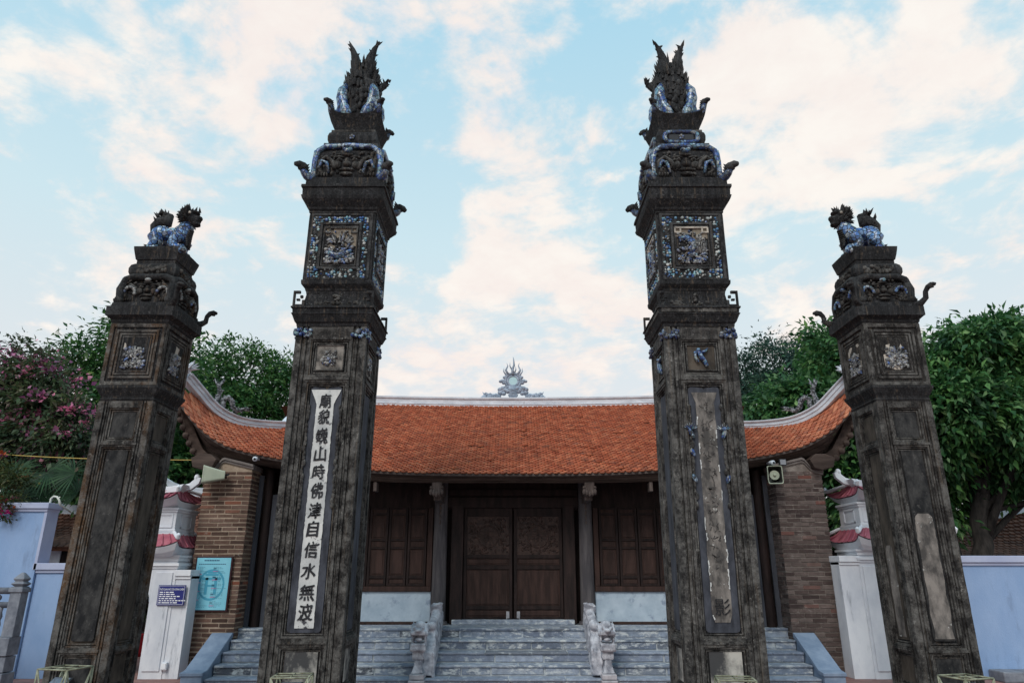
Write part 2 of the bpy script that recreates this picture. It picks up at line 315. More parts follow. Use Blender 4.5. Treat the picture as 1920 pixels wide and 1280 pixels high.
M['leaf_olive'] = leaf_mat('olive_leaf', [(0, (.03, .05, .015)), (.6, (.07, .10, .03)), (1, (.14, .12, .05))])
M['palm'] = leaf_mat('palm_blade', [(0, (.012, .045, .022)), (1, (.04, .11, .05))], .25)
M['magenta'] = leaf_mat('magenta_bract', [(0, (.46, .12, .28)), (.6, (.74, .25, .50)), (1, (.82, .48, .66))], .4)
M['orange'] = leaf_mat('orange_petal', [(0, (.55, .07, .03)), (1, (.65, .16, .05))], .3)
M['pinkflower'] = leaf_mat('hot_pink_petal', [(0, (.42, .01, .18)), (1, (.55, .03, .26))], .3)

# ------------------------------------------------------------------ object helpers
ORG = {}
def tag(o, label=None, cat=None, group=None, kind=None):
    for k, v in (('label', label), ('category', cat), ('group', group), ('kind', kind)):
        if v: o[k] = v
    return o
def thing(name, loc, label, cat, group=None):
    o = bpy.data.objects.new(name, None); o.empty_display_size = .2; o.location = loc; COL.objects.link(o); ORG[o] = Vector(loc)
    return tag(o, label, cat, group, 'thing')
def link_mesh(name, me, mat, parent=None, smooth=False):
    for m in (mat if isinstance(mat, (list, tuple)) else [mat]): me.materials.append(m)
    o = bpy.data.objects.new(name, me); COL.objects.link(o)
    if parent is not None: o.parent = parent; ORG[o] = ORG[parent]
    else: ORG[o] = Vector((0, 0, 0))
    if smooth: me.polygons.foreach_set('use_smooth', [True] * len(me.polygons))
    return o
def copy_tree(o, parent=None):
    c = o.copy(); COL.objects.link(c); c.parent = parent
    if o in ORG: ORG[c] = ORG[o]
    for ch in [x for x in COL.objects if x.parent == o]: copy_tree(ch, c)
    return c

class MB:
    def __init__(s): s.v = []; s.f = []
    def add(s, vs, fs):
        b = len(s.v); s.v += [Vector(p) for p in vs]; s.f += [[i + b for i in f] for f in fs]; return s
    def box(s, x0, x1, y0, y1, z0, z1):
        return s.add([(x0, y0, z0), (x1, y0, z0), (x1, y1, z0), (x0, y1, z0), (x0, y0, z1), (x1, y0, z1), (x1, y1, z1), (x0, y1, z1)],
                     [(0, 3, 2, 1), (4, 5, 6, 7), (0, 1, 5, 4), (1, 2, 6, 5), (2, 3, 7, 6), (3, 0, 4, 7)])
    def cbox(s, c, d, mat=None):
        vs = [Vector((sx * d[0] / 2, sy * d[1] / 2, sz * d[2] / 2)) for sz in (-1, 1) for sx, sy in ((-1, -1), (1, -1), (1, 1), (-1, 1))]
        if mat: vs = [mat @ p for p in vs]
        return s.add([p + Vector(c) for p in vs], [(0, 3, 2, 1), (4, 5, 6, 7), (0, 1, 5, 4), (1, 2, 6, 5), (2, 3, 7, 6), (3, 0, 4, 7)])
    def rings(s, rings, cap=True):
        b = len(s.v); n = len(rings[0])
        for r in rings: s.v += [Vector(p) for p in r]
        for k in range(len(rings) - 1):
            for i in range(n):
                j = (i + 1) % n; s.f.append([b + k * n + i, b + k * n + j, b + (k + 1) * n + j, b + (k + 1) * n + i])
        if cap:
            s.f.append([b + i for i in range(n)][::-1]); s.f.append([b + (len(rings) - 1) * n + i for i in range(n)])
        return s
    def squares(s, prof, cx, cy):
        """stack of square sections (z, half width x, half width y)"""
        return s.rings([[(cx - p[1], cy - p[-1], p[0]), (cx + p[1], cy - p[-1], p[0]), (cx + p[1], cy + p[-1], p[0]), (cx - p[1], cy + p[-1], p[0])] for p in prof])
    def tube(s, path, rad, n=8, flat=None):
        path = [Vector(p) for p in path]; rad = rad if isinstance(rad, (list, tuple)) else [rad] * len(path); rings = []
        up = Vector((0, 0, 1)); prev = None
        for i, p in enumerate(path):
            t = (path[min(i + 1, len(path) - 1)] - path[max(i - 1, 0)]); t = t.normalized() if t.length > 1e-9 else Vector((0, 0, 1))
            a = prev if prev is not None else (up.cross(t) if abs(t.z) < .95 else Vector((1, 0, 0)).cross(t))
            a = (a - t * a.dot(t)); a = a.normalized() if a.length > 1e-6 else t.orthogonal().normalized()
            b = t.cross(a); prev = a; k = flat or 1
            rings.append([p + (a * math.cos(2 * math.pi * q / n) + b * math.sin(2 * math.pi * q / n) * k) * rad[i] for q in range(n)])
        return s.rings(rings)
    def ell(s, c, r, n=8, m=6, rot=None):
        c = Vector(c); rings = []
        for k in range(1, m):
            a = math.pi * k / m; z = -math.cos(a); q = math.sin(a)
            rings.append([Vector((q * math.cos(2 * math.pi * i / n) * r[0], q * math.sin(2 * math.pi * i / n) * r[1], z * r[2])) for i in range(n)])
        if rot: rings = [[rot @ p for p in g] for g in rings]
        b = len(s.v); s.rings([[p + c for p in g] for g in rings], cap=False)
        lo, hi = Vector((0, 0, -r[2])), Vector((0, 0, r[2]))
        if rot: lo, hi = rot @ lo, rot @ hi
        s.v += [lo + c, hi + c]; L = len(s.v)
        for i in range(n):
            j = (i + 1) % n; s.f.append([L - 2, b + j, b + i]); s.f.append([L - 1, b + (m - 2) * n + i, b + (m - 2) * n + j])
        return s
    def cone(s, base, tip, r, n=6):
        return s.tube([base, Vector(base).lerp(Vector(tip), .5), tip], [r, r * .6, r * .04], n)
    def prism(s, pts, y0, y1):
        """outline in x, z pushed along y"""
        n = len(pts); b = len(s.v)
        s.v += [Vector((x, y0, z)) for x, z in pts] + [Vector((x, y1, z)) for x, z in pts]
        s.f.append([b + i for i in range(n)]); s.f.append([b + n + i for i in range(n)][::-1])
        for i in range(n):
            j = (i + 1) % n; s.f.append([b + i, b + n + i, b + n + j, b + j])
        return s
    def grid(s, fn, nu, nv, thick=None):
        b = len(s.v)
        for i in range(nu + 1):
            for j in range(nv + 1): s.v.append(Vector(fn(i / nu, j / nv)))
        for i in range(nu):
            for j in range(nv):
                a = b + i * (nv + 1) + j; s.f.append([a, a + nv + 1, a + nv + 2, a + 1])
        return s
    def mesh(s, name, org=Vector((0, 0, 0))):
        me = bpy.data.meshes.new(name); me.from_pydata([tuple(p - org) for p in s.v], [], s.f); me.update(); return me
    def build(s, name, mat, parent=None, smooth=False, bevel=0, jitter=0, cut=.14, fix=True):
        org = ORG[parent] if parent is not None else Vector((0, 0, 0))
        me = s.mesh(name, org)
        if fix or jitter:
            bm = bmesh.new(); bm.from_mesh(me); bmesh.ops.recalc_face_normals(bm, faces=bm.faces)
            if jitter:
                for _ in range(5):
                    es = [e for e in bm.edges if e.calc_length() > cut]
                    if not es: break
                    bmesh.ops.subdivide_edges(bm, edges=es, cuts=1, use_grid_fill=True)
                    if len(bm.verts) > 60000: break
                for v in bm.verts:
                    q = (v.co + org) * 4.2
                    v.co += (mnoise.noise_vector(q) * .65 + mnoise.noise_vector(q * 3.1) * .45) * jitter
            bm.to_mesh(me); bm.free()
        o = link_mesh(name, me, mat, parent, smooth)
        if bevel:
            md = o.modifiers.new('bevel', 'BEVEL'); md.width = bevel; md.segments = 2; md.limit_method = 'ANGLE'
        return o
    def blob(s, name, mat, parent=None, voxel=.02, smooth_it=2, rough=0):
        """fuse the overlapping shapes into one continuous surface"""
        org = ORG[parent] if parent is not None else Vector((0, 0, 0))
        me = s.mesh(name + '_src', org); o = bpy.data.objects.new('tmp', me); COL.objects.link(o)
        md = o.modifiers.new('r', 'REMESH'); md.mode = 'VOXEL'; md.voxel_size = voxel
        if smooth_it: sm = o.modifiers.new('s', 'SMOOTH'); sm.iterations = smooth_it; sm.factor = .5
        dg = bpy.context.evaluated_depsgraph_get(); dg.update()
        m2 = bpy.data.meshes.new_from_object(o.evaluated_get(dg)); m2.name = name
        bpy.data.objects.remove(o); bpy.data.meshes.remove(me)
        if rough:
            for v in m2.vertices: v.co += mnoise.noise_vector((v.co + org) * 22) * rough
        return link_mesh(name, m2, mat, parent, True)

def text_geo(body, size, bold=0.0):
    c = bpy.data.curves.new('t', 'FONT'); c.body = body; c.size = size; c.offset = bold * size; c.align_x = 'CENTER'; c.resolution_u = 3
    o = bpy.data.objects.new('t', c); COL.objects.link(o)
    dg = bpy.context.evaluated_depsgraph_get(); dg.update()
    m = bpy.data.meshes.new_from_object(o.evaluated_get(dg))
    vs = [v.co.copy() for v in m.vertices]; fs = [list(p.vertices) for p in m.polygons]
    bpy.data.objects.remove(o); bpy.data.curves.remove(c); bpy.data.meshes.remove(m)
    return vs, fs
def rnd(a, b): return random.uniform(a, b)

# ------------------------------------------------------------------ foliage helpers
def leaf_mesh(pos, nrm, dirs, size, name, fold=.25, aspect=.42):
    """many leaf blades: numpy arrays of base position, blade direction and normal"""
    n = len(pos); side = np.cross(dirs, nrm); side /= np.linalg.norm(side, axis=1)[:, None] + 1e-9
    nrm = np.cross(side, dirs); s = size[:, None]
    v = np.empty((n, 6, 3))
    v[:, 0] = pos; v[:, 1] = pos + dirs * s * .42 + side * s * aspect * .5 + nrm * s * fold * .3
    v[:, 2] = pos + dirs * s * .5 ; v[:, 3] = pos + dirs * s * .42 - side * s * aspect * .5 + nrm * s * fold * .3
    v[:, 4] = pos + dirs * s - nrm * s * fold * .5; v[:, 5] = pos + dirs * s * .02
    idx = np.arange(n)[:, None] * 6
    f = np.concatenate([idx + np.array([[0, 1, 4, 2]]), idx + np.array([[0, 2, 4, 3]])], axis=1).reshape(-1, 4)
    me = bpy.data.meshes.new(name); vv = v.reshape(-1, 3)
    me.vertices.add(len(vv)); me.vertices.foreach_set('co', vv.ravel())
    me.loops.add(f.size); me.loops.foreach_set('vertex_index', f.ravel().astype(np.int32))
    me.polygons.add(len(f)); me.polygons.foreach_set('loop_start', np.arange(0, f.size, 4, dtype=np.int32))
    me.polygons.foreach_set('loop_total', np.full(len(f), 4, dtype=np.int32))
    me.update(calc_edges=True); return me
def unit(a): return a / (np.linalg.norm(a, axis=1)[:, None] + 1e-9)
def clump_centres(blobs, k, rng, shell=.55):
    vol = np.array([b[3] * b[4] * b[5] for b in blobs]) ** .8; vol /= vol.sum()
    out = []; own = []
    for i, b in enumerate(blobs):
        m = max(3, int(k * vol[i])); d = unit(rng.normal(size=(m, 3))); r = rng.uniform(shell ** 3, 1, m) ** (1 / 3)
        c = np.array(b[:3]) + d * r[:, None] * np.array(b[3:6]); out.append(c); own += [i] * m
    return np.concatenate(out), np.array(own)
def crown(name, mat, parent, blobs, clumps, per, spread, size, seed, droop=.3, shell=.55, aspect=.42, outward=.6):
    rng = np.random.default_rng(seed); cs, own = clump_centres(blobs, clumps, rng, shell)
    n = len(cs) * per; base = np.repeat(cs, per, axis=0)
    bc = np.array([b[:3] for b in blobs])[np.repeat(own, per)]
    sp = spread * rng.uniform(.6, 1.35, len(cs)).repeat(per)
    off = rng.normal(size=(n, 3)) * sp[:, None] * np.array([1, 1, .62]); pos = base + off
    out = unit(pos - bc + 1e-6)
    dirs = unit(out * outward + unit(off + 1e-6) * .5 + rng.normal(size=(n, 3)) * .5 + np.array([0, 0, -droop]))
    nrm = unit(rng.normal(size=(n, 3)) * .55 + np.array([0, 0, 1.0]) + out * .35)
    sz = size * rng.uniform(.45, 1.45, n)
    me = leaf_mesh(pos - np.array(ORG[parent]), nrm, dirs, sz, name, aspect=aspect)
    o = link_mesh(name, me, mat, parent); return o, cs
def limbs(mb, base, fork, cs, r0, n_limb, seed, wig=.12):
    rng = random.Random(seed); base, fork = Vector(base), Vector(fork); k = 6
    path = [base.lerp(fork, i / k) + Vector((rng.uniform(-1, 1), rng.uniform(-1, 1), 0)) * wig * r0 * 4 * (0 < i < k) for i in range(k + 1)]
    mb.tube([path[0] - Vector((0, 0, .1))] + path, [r0 * 1.5] + [r0 * (1.25 - .5 * i / k) for i in range(k + 1)], 10)
    for c in rng.sample(list(range(len(cs))), min(n_limb, len(cs))):
        end = Vector(cs[c]); st = path[rng.randint(k - 2, k)]; mid = st.lerp(end, .5) + Vector((rng.uniform(-1, 1), rng.uniform(-1, 1), rng.uniform(.1, .6))) * (end - st).length * .12
        pts = [st, st.lerp(mid, .5) + Vector((0, 0, .05)), mid, mid.lerp(end, .5), end]
        rr = r0 * rng.uniform(.28, .5); mb.tube(pts, [rr, rr * .8, rr * .6, rr * .4, rr * .15], 6)
def tree(label, base, fork, r0, blobs, clumps, per, spread, size, seed, leaf='leaf', bark='bark', n_limb=18, name='tree', cat='tree', group=None, **kw):
    t = thing(name, base, label, cat, group)
    o, cs = crown('crown', M[leaf], t, blobs, clumps, per, spread, size, seed, **kw)
    mb = MB(); limbs(mb, base, fork, cs, r0, n_limb, seed); mb.build('trunk', M[bark], t, smooth=True)
    return t, cs
# ================================================================== ground
g = MB().add([(-150, -40, 0), (150, -40, 0), (150, 400, 0), (-150, 400, 0)], [(0, 1, 2, 3)]).build('ground', None or M['pave'])
g['kind'] = 'structure'
def pave_nodes():
    m = M['pave']; nt = m.node_tree; bs = nt.nodes['Principled BSDF']
    br = nt.nodes.new('ShaderNodeTexBrick'); nt.links.new(coords(nt, (1, 1, 1), False), br.inputs[0])
    br.inputs['Scale'].default_value = 1; br.inputs['Brick Width'].default_value = .22; br.inputs['Row Height'].default_value = .11; br.inputs['Mortar Size'].default_value = .006
    br.inputs['Color1'].default_value = (.30, .16, .14, 1); br.inputs['Color2'].default_value = (.22, .11, .10, 1); br.inputs['Mortar'].default_value = (.16, .14, .13, 1)
    nt.links.new(br.outputs[0], bs.inputs['Base Color'])
pave_nodes()

# ================================================================== temple hall
FZ, FY = .73, 14.0           # floor height, facade plane
T = thing('temple_hall', (0, 13, 0), 'long low wooden temple hall with curved terracotta roof behind the four black pillars', 'temple')
EX = [0, 2.5, 4.28, 5.19, 5.62, 5.96, 6.25]; EZ = [3.38, 3.43, 3.64, 3.83, 4.05, 4.36, 4.74]
HX = [4.9, 5.25, 5.6, 5.9, 6.1, 6.25]; HY = [14.8, 14.3, 13.8, 13.35, 12.98, 12.66]; HZ = [4.60, 4.52, 4.50, 4.62, 4.82, 4.93]
BX = [0, 2.68, 4.33, 4.8, 5.3, 5.75, 6.0, 6.25]; BZ = [3.23, 3.26, 3.47, 3.55, 3.58, 3.68, 4.0, 4.62]
from bisect import bisect
def smooth_interp(xs, ys):
    """Catmull-Rom through the points"""
    def f(x):
        x = min(max(x, xs[0]), xs[-1]); i = min(max(bisect(xs, x) - 1, 0), len(xs) - 2)
        h = xs[i + 1] - xs[i]; t = (x - xs[i]) / h
        def sl(k):
            if k == 0: return 0 if xs[0] == 0 else (ys[1] - ys[0]) / (xs[1] - xs[0])
            if k == len(xs) - 1: return (ys[-1] - ys[-2]) / (xs[-1] - xs[-2])
            return (ys[k + 1] - ys[k - 1]) / (xs[k + 1] - xs[k - 1])
        a, b = sl(i) * h, sl(i + 1) * h; t2, t3 = t * t, t * t * t
        return (2 * t3 - 3 * t2 + 1) * ys[i] + (t3 - 2 * t2 + t) * a + (-2 * t3 + 3 * t2) * ys[i + 1] + (t3 - t2) * b
    return f
fe, fhy, fhz, fb = smooth_interp(EX, EZ), smooth_interp(HX, HY), smooth_interp(HX, HZ), smooth_interp(BX, BZ)
RY = 17.0
def rz(x): return 5.58 + .10 * (abs(x) / 4.9) ** 2
KR = 1.16
def ca(x): return abs(x) if x < 4.9 else 4.9 + (x - 4.9) / KR      # the right corner reaches further out than the left
def XS(s, a): return s * a if s < 0 or a <= 4.9 else 4.9 + (a - 4.9) * KR
def eave(x):
    a = ca(x); return Vector((x, 12.9 - .34 * max(0, (a - 4.0) / 2.25) ** 2, fe(a)))
def top(x):
    a = ca(x)
    return Vector((x, RY, rz(x))) if a <= 4.9 else Vector((x, fhy(a), fhz(a)))
def slen(x): return (top(x) - eave(x)).length
def surf(x, d, up=0.0):
    e, t = eave(x), top(x); L = (t - e).length
    if abs(x) <= 4.9: v = d / L; p = e.lerp(t, v); p.z -= .16 * v * (1 - v)
    else: p = e.lerp(t, min(d / max(L, 1e-3), 1.15))
    return p + Vector((0, -.45, .89)) * up
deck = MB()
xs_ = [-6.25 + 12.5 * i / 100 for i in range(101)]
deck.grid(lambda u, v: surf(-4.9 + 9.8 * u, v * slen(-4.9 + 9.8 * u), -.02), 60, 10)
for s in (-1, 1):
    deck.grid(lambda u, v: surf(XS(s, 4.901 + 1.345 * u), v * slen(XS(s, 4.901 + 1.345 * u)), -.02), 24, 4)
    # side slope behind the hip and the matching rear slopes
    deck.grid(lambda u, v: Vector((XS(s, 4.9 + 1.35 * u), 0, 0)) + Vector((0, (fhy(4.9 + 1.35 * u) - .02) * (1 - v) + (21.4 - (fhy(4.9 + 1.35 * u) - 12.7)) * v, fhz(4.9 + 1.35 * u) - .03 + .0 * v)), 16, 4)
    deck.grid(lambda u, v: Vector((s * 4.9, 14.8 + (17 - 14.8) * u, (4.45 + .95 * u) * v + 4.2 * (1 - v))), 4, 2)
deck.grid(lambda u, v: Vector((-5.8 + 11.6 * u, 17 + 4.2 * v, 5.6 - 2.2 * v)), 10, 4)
roof = deck.build('roof', M['tile_far'], T)  # dark sheet under the tiles paints shade into the gaps between them

# every tile a curved-nose piece of fired clay
def tile_geo():
    vs, fs = [], []; w, ex, ln = .122, .072, .17
    rng = random.Random(3)
    for row in range(-1, 90):
        for col in range(-54, 57):
            x = (col + (.5 if row % 2 else 0)) * w; d = row * ex + rng.uniform(-.006, .006)
            if ca(x) > 6.2 or d > slen(x) - (.05 if abs(x) < 4.9 else .02): continue
            h = .052 + rng.uniform(-.006, .006); jx = rng.uniform(-.003, .003)
            if rng.random() < .01: h += .02
            def q(dx, dd, up): return surf(x + dx + jx, d + dd, up)
            b = len(vs)
            vs += [q(-.018, 0, h), q(.018, 0, h), q(.056, .050, h - .010), q(.056, ln, .004), q(-.056, ln, .004), q(-.056, .050, h - .010),
                   q(-.018, 0, h - .026), q(.018, 0, h - .026), q(.056, .050, h - .036), q(-.056, .050, h - .036)]
            fs += [[b, b + 1, b + 2, b + 3, b + 4, b + 5], [b + 6, b + 7, b + 1, b], [b + 7, b + 8, b + 2, b + 1], [b + 9, b + 6, b, b + 5]]
    return vs, fs
mb = MB(); mb.add(*tile_geo()); mb.build('roof_tiles', M['tile'], roof, fix=False)

def sweep(mb, path, sec, side=None):
    """carry an upright section (across, up) along a path"""
    rings = []
    for i, p in enumerate(path):
        t = (Vector(path[min(i + 1, len(path) - 1)]) - Vector(path[max(i - 1, 0)])).normalized()
        a = Vector((t.y, -t.x, 0)); a = a.normalized() if a.length > 1e-5 else Vector((1, 0, 0)); b = a.cross(t)
        if b.z < 0: b = -b
        rings.append([Vector(p) + a * q[0] + b * q[1] for q in sec])
    return mb.rings(rings)
def strip(name, path, h, parent, k=1.0):
    mb = MB(); sweep(mb, path, [(-.085, -.12 * k), (.085, -.12 * k), (.085, h), (-.085, h)])
    sweep(mb, path, [(-.115, h - .005), (.115, h - .005), (.12, h + .05 * k), (-.12, h + .05 * k)])
    sweep(mb, path, [(-.10, .0), (.10, .0), (.10, .025), (-.10, .025)])
    return mb.build(name, M['ridge'], parent, bevel=.01, jitter=.004, cut=.35)
strip('ridge', [(x, RY, rz(x) + .03) for x in [-4.95 + 9.9 * i / 30 for i in range(31)]], .14, roof)
for s in (-1, 1):
    pts = [(s * 4.9, 16.9 - 2.1 * i / 8, surf(4.9, slen(4.9) * (1 - .53 * i / 8)).z + .04) for i in range(8)]
    pts += [(XS(s, 4.9 + 1.33 * i / 16), fhy(4.9 + 1.33 * i / 16), fhz(4.9 + 1.33 * i / 16) + .03 + .22 * (i / 16) ** 6) for i in range(17)]
    strip('hip_ridge', pts, .085, roof, .6)
    # curled flower at the tip of the hip
    mb = MB(); c = Vector((XS(s, 6.16), 12.62, 5.30))
    for k in range(26):
        d = Vector((rnd(-1, 1) - s * .5, rnd(-.7, .7), rnd(-.7, .8))).normalized()
        mb.cone(c + d * .02, c + d * rnd(.12, .2) + Vector((-s * .06, 0, .0)), rnd(.03, .05), 5)
    mb.ell(c, (.09, .08, .08)); mb.tube([(XS(s, 6.22), 12.64, 4.98), (XS(s, 6.22), 12.62, 5.15), c], [.08, .06, .05])
    mb.build('hip_finial', M['ridge'], roof, smooth=True)
    # coiled dragon standing on the hip, head to the corner
    mb = MB(); base = Vector((XS(s, 5.74), 13.55, 4.74))
    def dp(a, b): return base + Vector((s * a * .66, -a * .40, b * .84 - .03))
    path = [dp(-.42, .06), dp(-.30, .02), dp(-.18, .10), dp(-.14, .24), dp(-.04, .33), dp(.08, .26), dp(.06, .12), dp(.16, .03), dp(.24, .14), dp(.22, .30), dp(.17, .42), dp(.20, .52)]
    mb.tube(path, [.03, .045, .05, .055, .055, .055, .055, .06, .06, .045, .035, .03], 8)
    for k in range(190):
        i = rnd(0, len(path) - 1.01); p = Vector(path[int(i)]).lerp(Vector(path[int(i) + 1]), i % 1); d = Vector((rnd(-1, 1), rnd(-1, 1), rnd(-.4, 1))).normalized()
        mb.cone(p, p + d * rnd(.05, .10), .022, 5)
    for k in range(9):
        a = rnd(-.6, .6); mb.tube([dp(.20, .50), dp(.24 + a * .08, .60), dp(.24 + a * .26, .66 + rnd(0, .12))], [.035, .02, .006], 5)
    for k in range(10): mb.cone(dp(-.42, .08), dp(-.42 - rnd(.1, .26), .08 + rnd(-.06, .1)), .03, 5)
    mb.build('roof_dragon', M['dragon_grey'], roof, smooth=True)

# flaming sun disc among clouds on the middle of the ridge
mb = MB(); zc = 6.36; yo = RY
zb = rz(0) + .2
def ring_pts(c, r, n=24): return [(c[0] + r * math.cos(2 * math.pi * i / n), yo, c[1] + r * math.sin(2 * math.pi * i / n)) for i in range(n + 1)]
mb.tube(ring_pts((0, zc), .165), .045, 8)
for k in range(22):
    a = 2 * math.pi * k / 22; rr = .245
    mb.ell((rr * math.cos(a) * 1.0, yo, zc + rr * math.sin(a)), (.055, .05, .05), 8, 6)
for s in (-1, 1):
    for dx, dz, r in ((.33, .0, .075), (.40, -.01, .055), (.27, .12, .06), (.30, -.06, .06), (.22, -.21, .06), (.28, -.20, .045), (.20, .2, .06)):
        mb.ell((s * dx, yo, zc + dz), (r, .055, r * .85))
    mb.tube([(s * .15, yo, zc + .22), (s * .23, yo, zc + .36), (s * .17, yo, zc + .50), (s * .20, yo, zc + .60)], [.07, .055, .03, .008], 8, .6)
    mb.tube([(s * .22, yo, zc + .2), (s * .30, yo, zc + .32), (s * .29, yo, zc + .44)], [.05, .03, .006], 8, .6)
    for k in range(16):
        x = .08 + .042 * k; mb.ell((s * x, yo + rnd(-.03, .03), zb + .05 + (.22 if k < 9 else .05) * abs(math.sin(k * 1.3)) + (.07 if k < 9 else 0)), (.075, .07, .065))
    for x, z, r in ((.30, .28, .09), (.40, .20, .09), (.46, .08, .09), (.54, .12, .07), (.64, .04, .06), (.76, .09, .09), (.82, .13, .07), (.90, .07, .08), (.97, .04, .06), (.72, .14, .06), (.86, .17, .05)):
        mb.ell((s * x, yo, zb + z), (r, .065, r * .9))
    mb.cone((s * .9, yo, zb + .14), (s * .97, yo, zb + .24), .03)
for k in range(5): mb.tube([(-.16 + .02 * k, yo - .04, zb + .33 - .05 * k), (0, yo - .06, zb + .28 - .05 * k), (.16 - .02 * k, yo - .04, zb + .33 - .05 * k)], .03, 6)
mb.box(-.13, .13, yo - .05, yo + .05, zb - .02, zc - .16)
mb.tube([(0, yo, zc + .2), (-.02, yo, zc + .38), (.03, yo, zc + .52), (.02, yo, zc + .70), (.0, yo, zc + .80)], [.09, .065, .055, .03, .008], 8, .6)
mb.tube([(-.03, yo, zc + .36), (-.10, yo, zc + .50), (-.10, yo, zc + .62)], [.04, .03, .006], 8, .6)
mb.tube([(.05, yo, zc + .28), (.09, yo, zc + .38), (.08, yo, zc + .48)], [.04, .03, .006], 8, .6)
mb.box(-.98, .98, yo - .06, yo + .06, zb - .06, zb + .02)
for v in mb.v: v.x *= .80; v.z = zb + (v.z - zb) * .80
zc = zb + (zc - zb) * .80
mb.build('ridge_ornament', M['ridge_grey'], roof, smooth=True)
MB().tube([(0, yo - .03, zc), (0, yo + .03, zc)], .115, 24).build('sun_mirror', plain_mat('pale_sun_mirror', (.42, .62, .66), (.46, .66, .70), 3, rough=.25, bump_s=0), roof)

# eave boards and soffit
mb = MB()
for k in range(3):
    f0, f1 = k / 3, (k + 1) / 3 - .025
    def fa(u, v, f0=f0, f1=f1):
        x = -6.22 + (6.22 + XS(1, 6.22)) * u; e = eave(x) + Vector((0, .06, -.035)); b = Vector((x * .985, 13.02 + .1 * max(0, (ca(x) - 4) / 2), fb(ca(x)))); f = f0 + (f1 - f0) * v
        return e.lerp(b, f) + Vector((0, .006 * k, 0))
    mb.grid(fa, 120, 2)
mb.build('eave_board', M['wood_soffit'], T, smooth=False)
mb = MB(); sweep(mb, [eave(-6.24 + (6.24 + XS(1, 6.24)) * i / 90) + Vector((0, .02, -.02)) for i in range(91)], [(-.05, -.025), (.05, -.025), (.05, .02), (-.05, .02)])
mb.build('tile_batten', M['wood_pale'], T)
mb = MB(); mb.grid(lambda u, v: Vector((-6.1 + 12.2 * u, 13.0 + 1.4 * v, fb(abs(-6.1 + 12.2 * u)) + .02 + .35 * v)), 40, 2)
mb.box(-4.8, 4.8, 14.06, 14.2, 2.83, 3.78)
mb.build('porch_ceiling', M['wood'], T)
for s in (-1, 1):
    mb = MB(); hp = [Vector((XS(s, a_), b_, c_)) for a_, b_, c_ in ((5.62, 13.05, 3.60), (5.86, 12.98, 3.80), (6.02, 12.9, 4.10), (6.13, 12.8, 4.40), (6.2, 12.7, 4.66))]
    sweep(mb, hp, [(-.07, -.10), (.07, -.10), (.07, .06), (-.07, .06)])
    mb.grid(lambda u, v: (lambda a: Vector((XS(s, a) * .985, 13.02 + .1 * (a - 4) / 2, fb(a) + .03)).lerp(Vector((XS(s, a) + s * .03, 12.98 - .5 * max(0, a - 5.7), fb(a) - .10)), v))(5.45 + .78 * u), 12, 3)
    for k in range(7):
        f = .8 + k * .47; i = int(f); p = hp[i].lerp(hp[min(i + 1, 4)], f % 1)
        mb.ell(p + Vector((s * .05, -.05, -.08)), (.075, .08, .065), 8, 6)
    mb.prism([(s * (5.43 + a), 3.60 + b) for a, b in ((0, .02), (.07, -.14), (.20, -.17), (.42, -.12), (.47, .05), (.30, .12), (.12, .12))], 12.72, 13.1)
    mb.build('hip_rafter', M['wood_soffit'], T, bevel=.01)

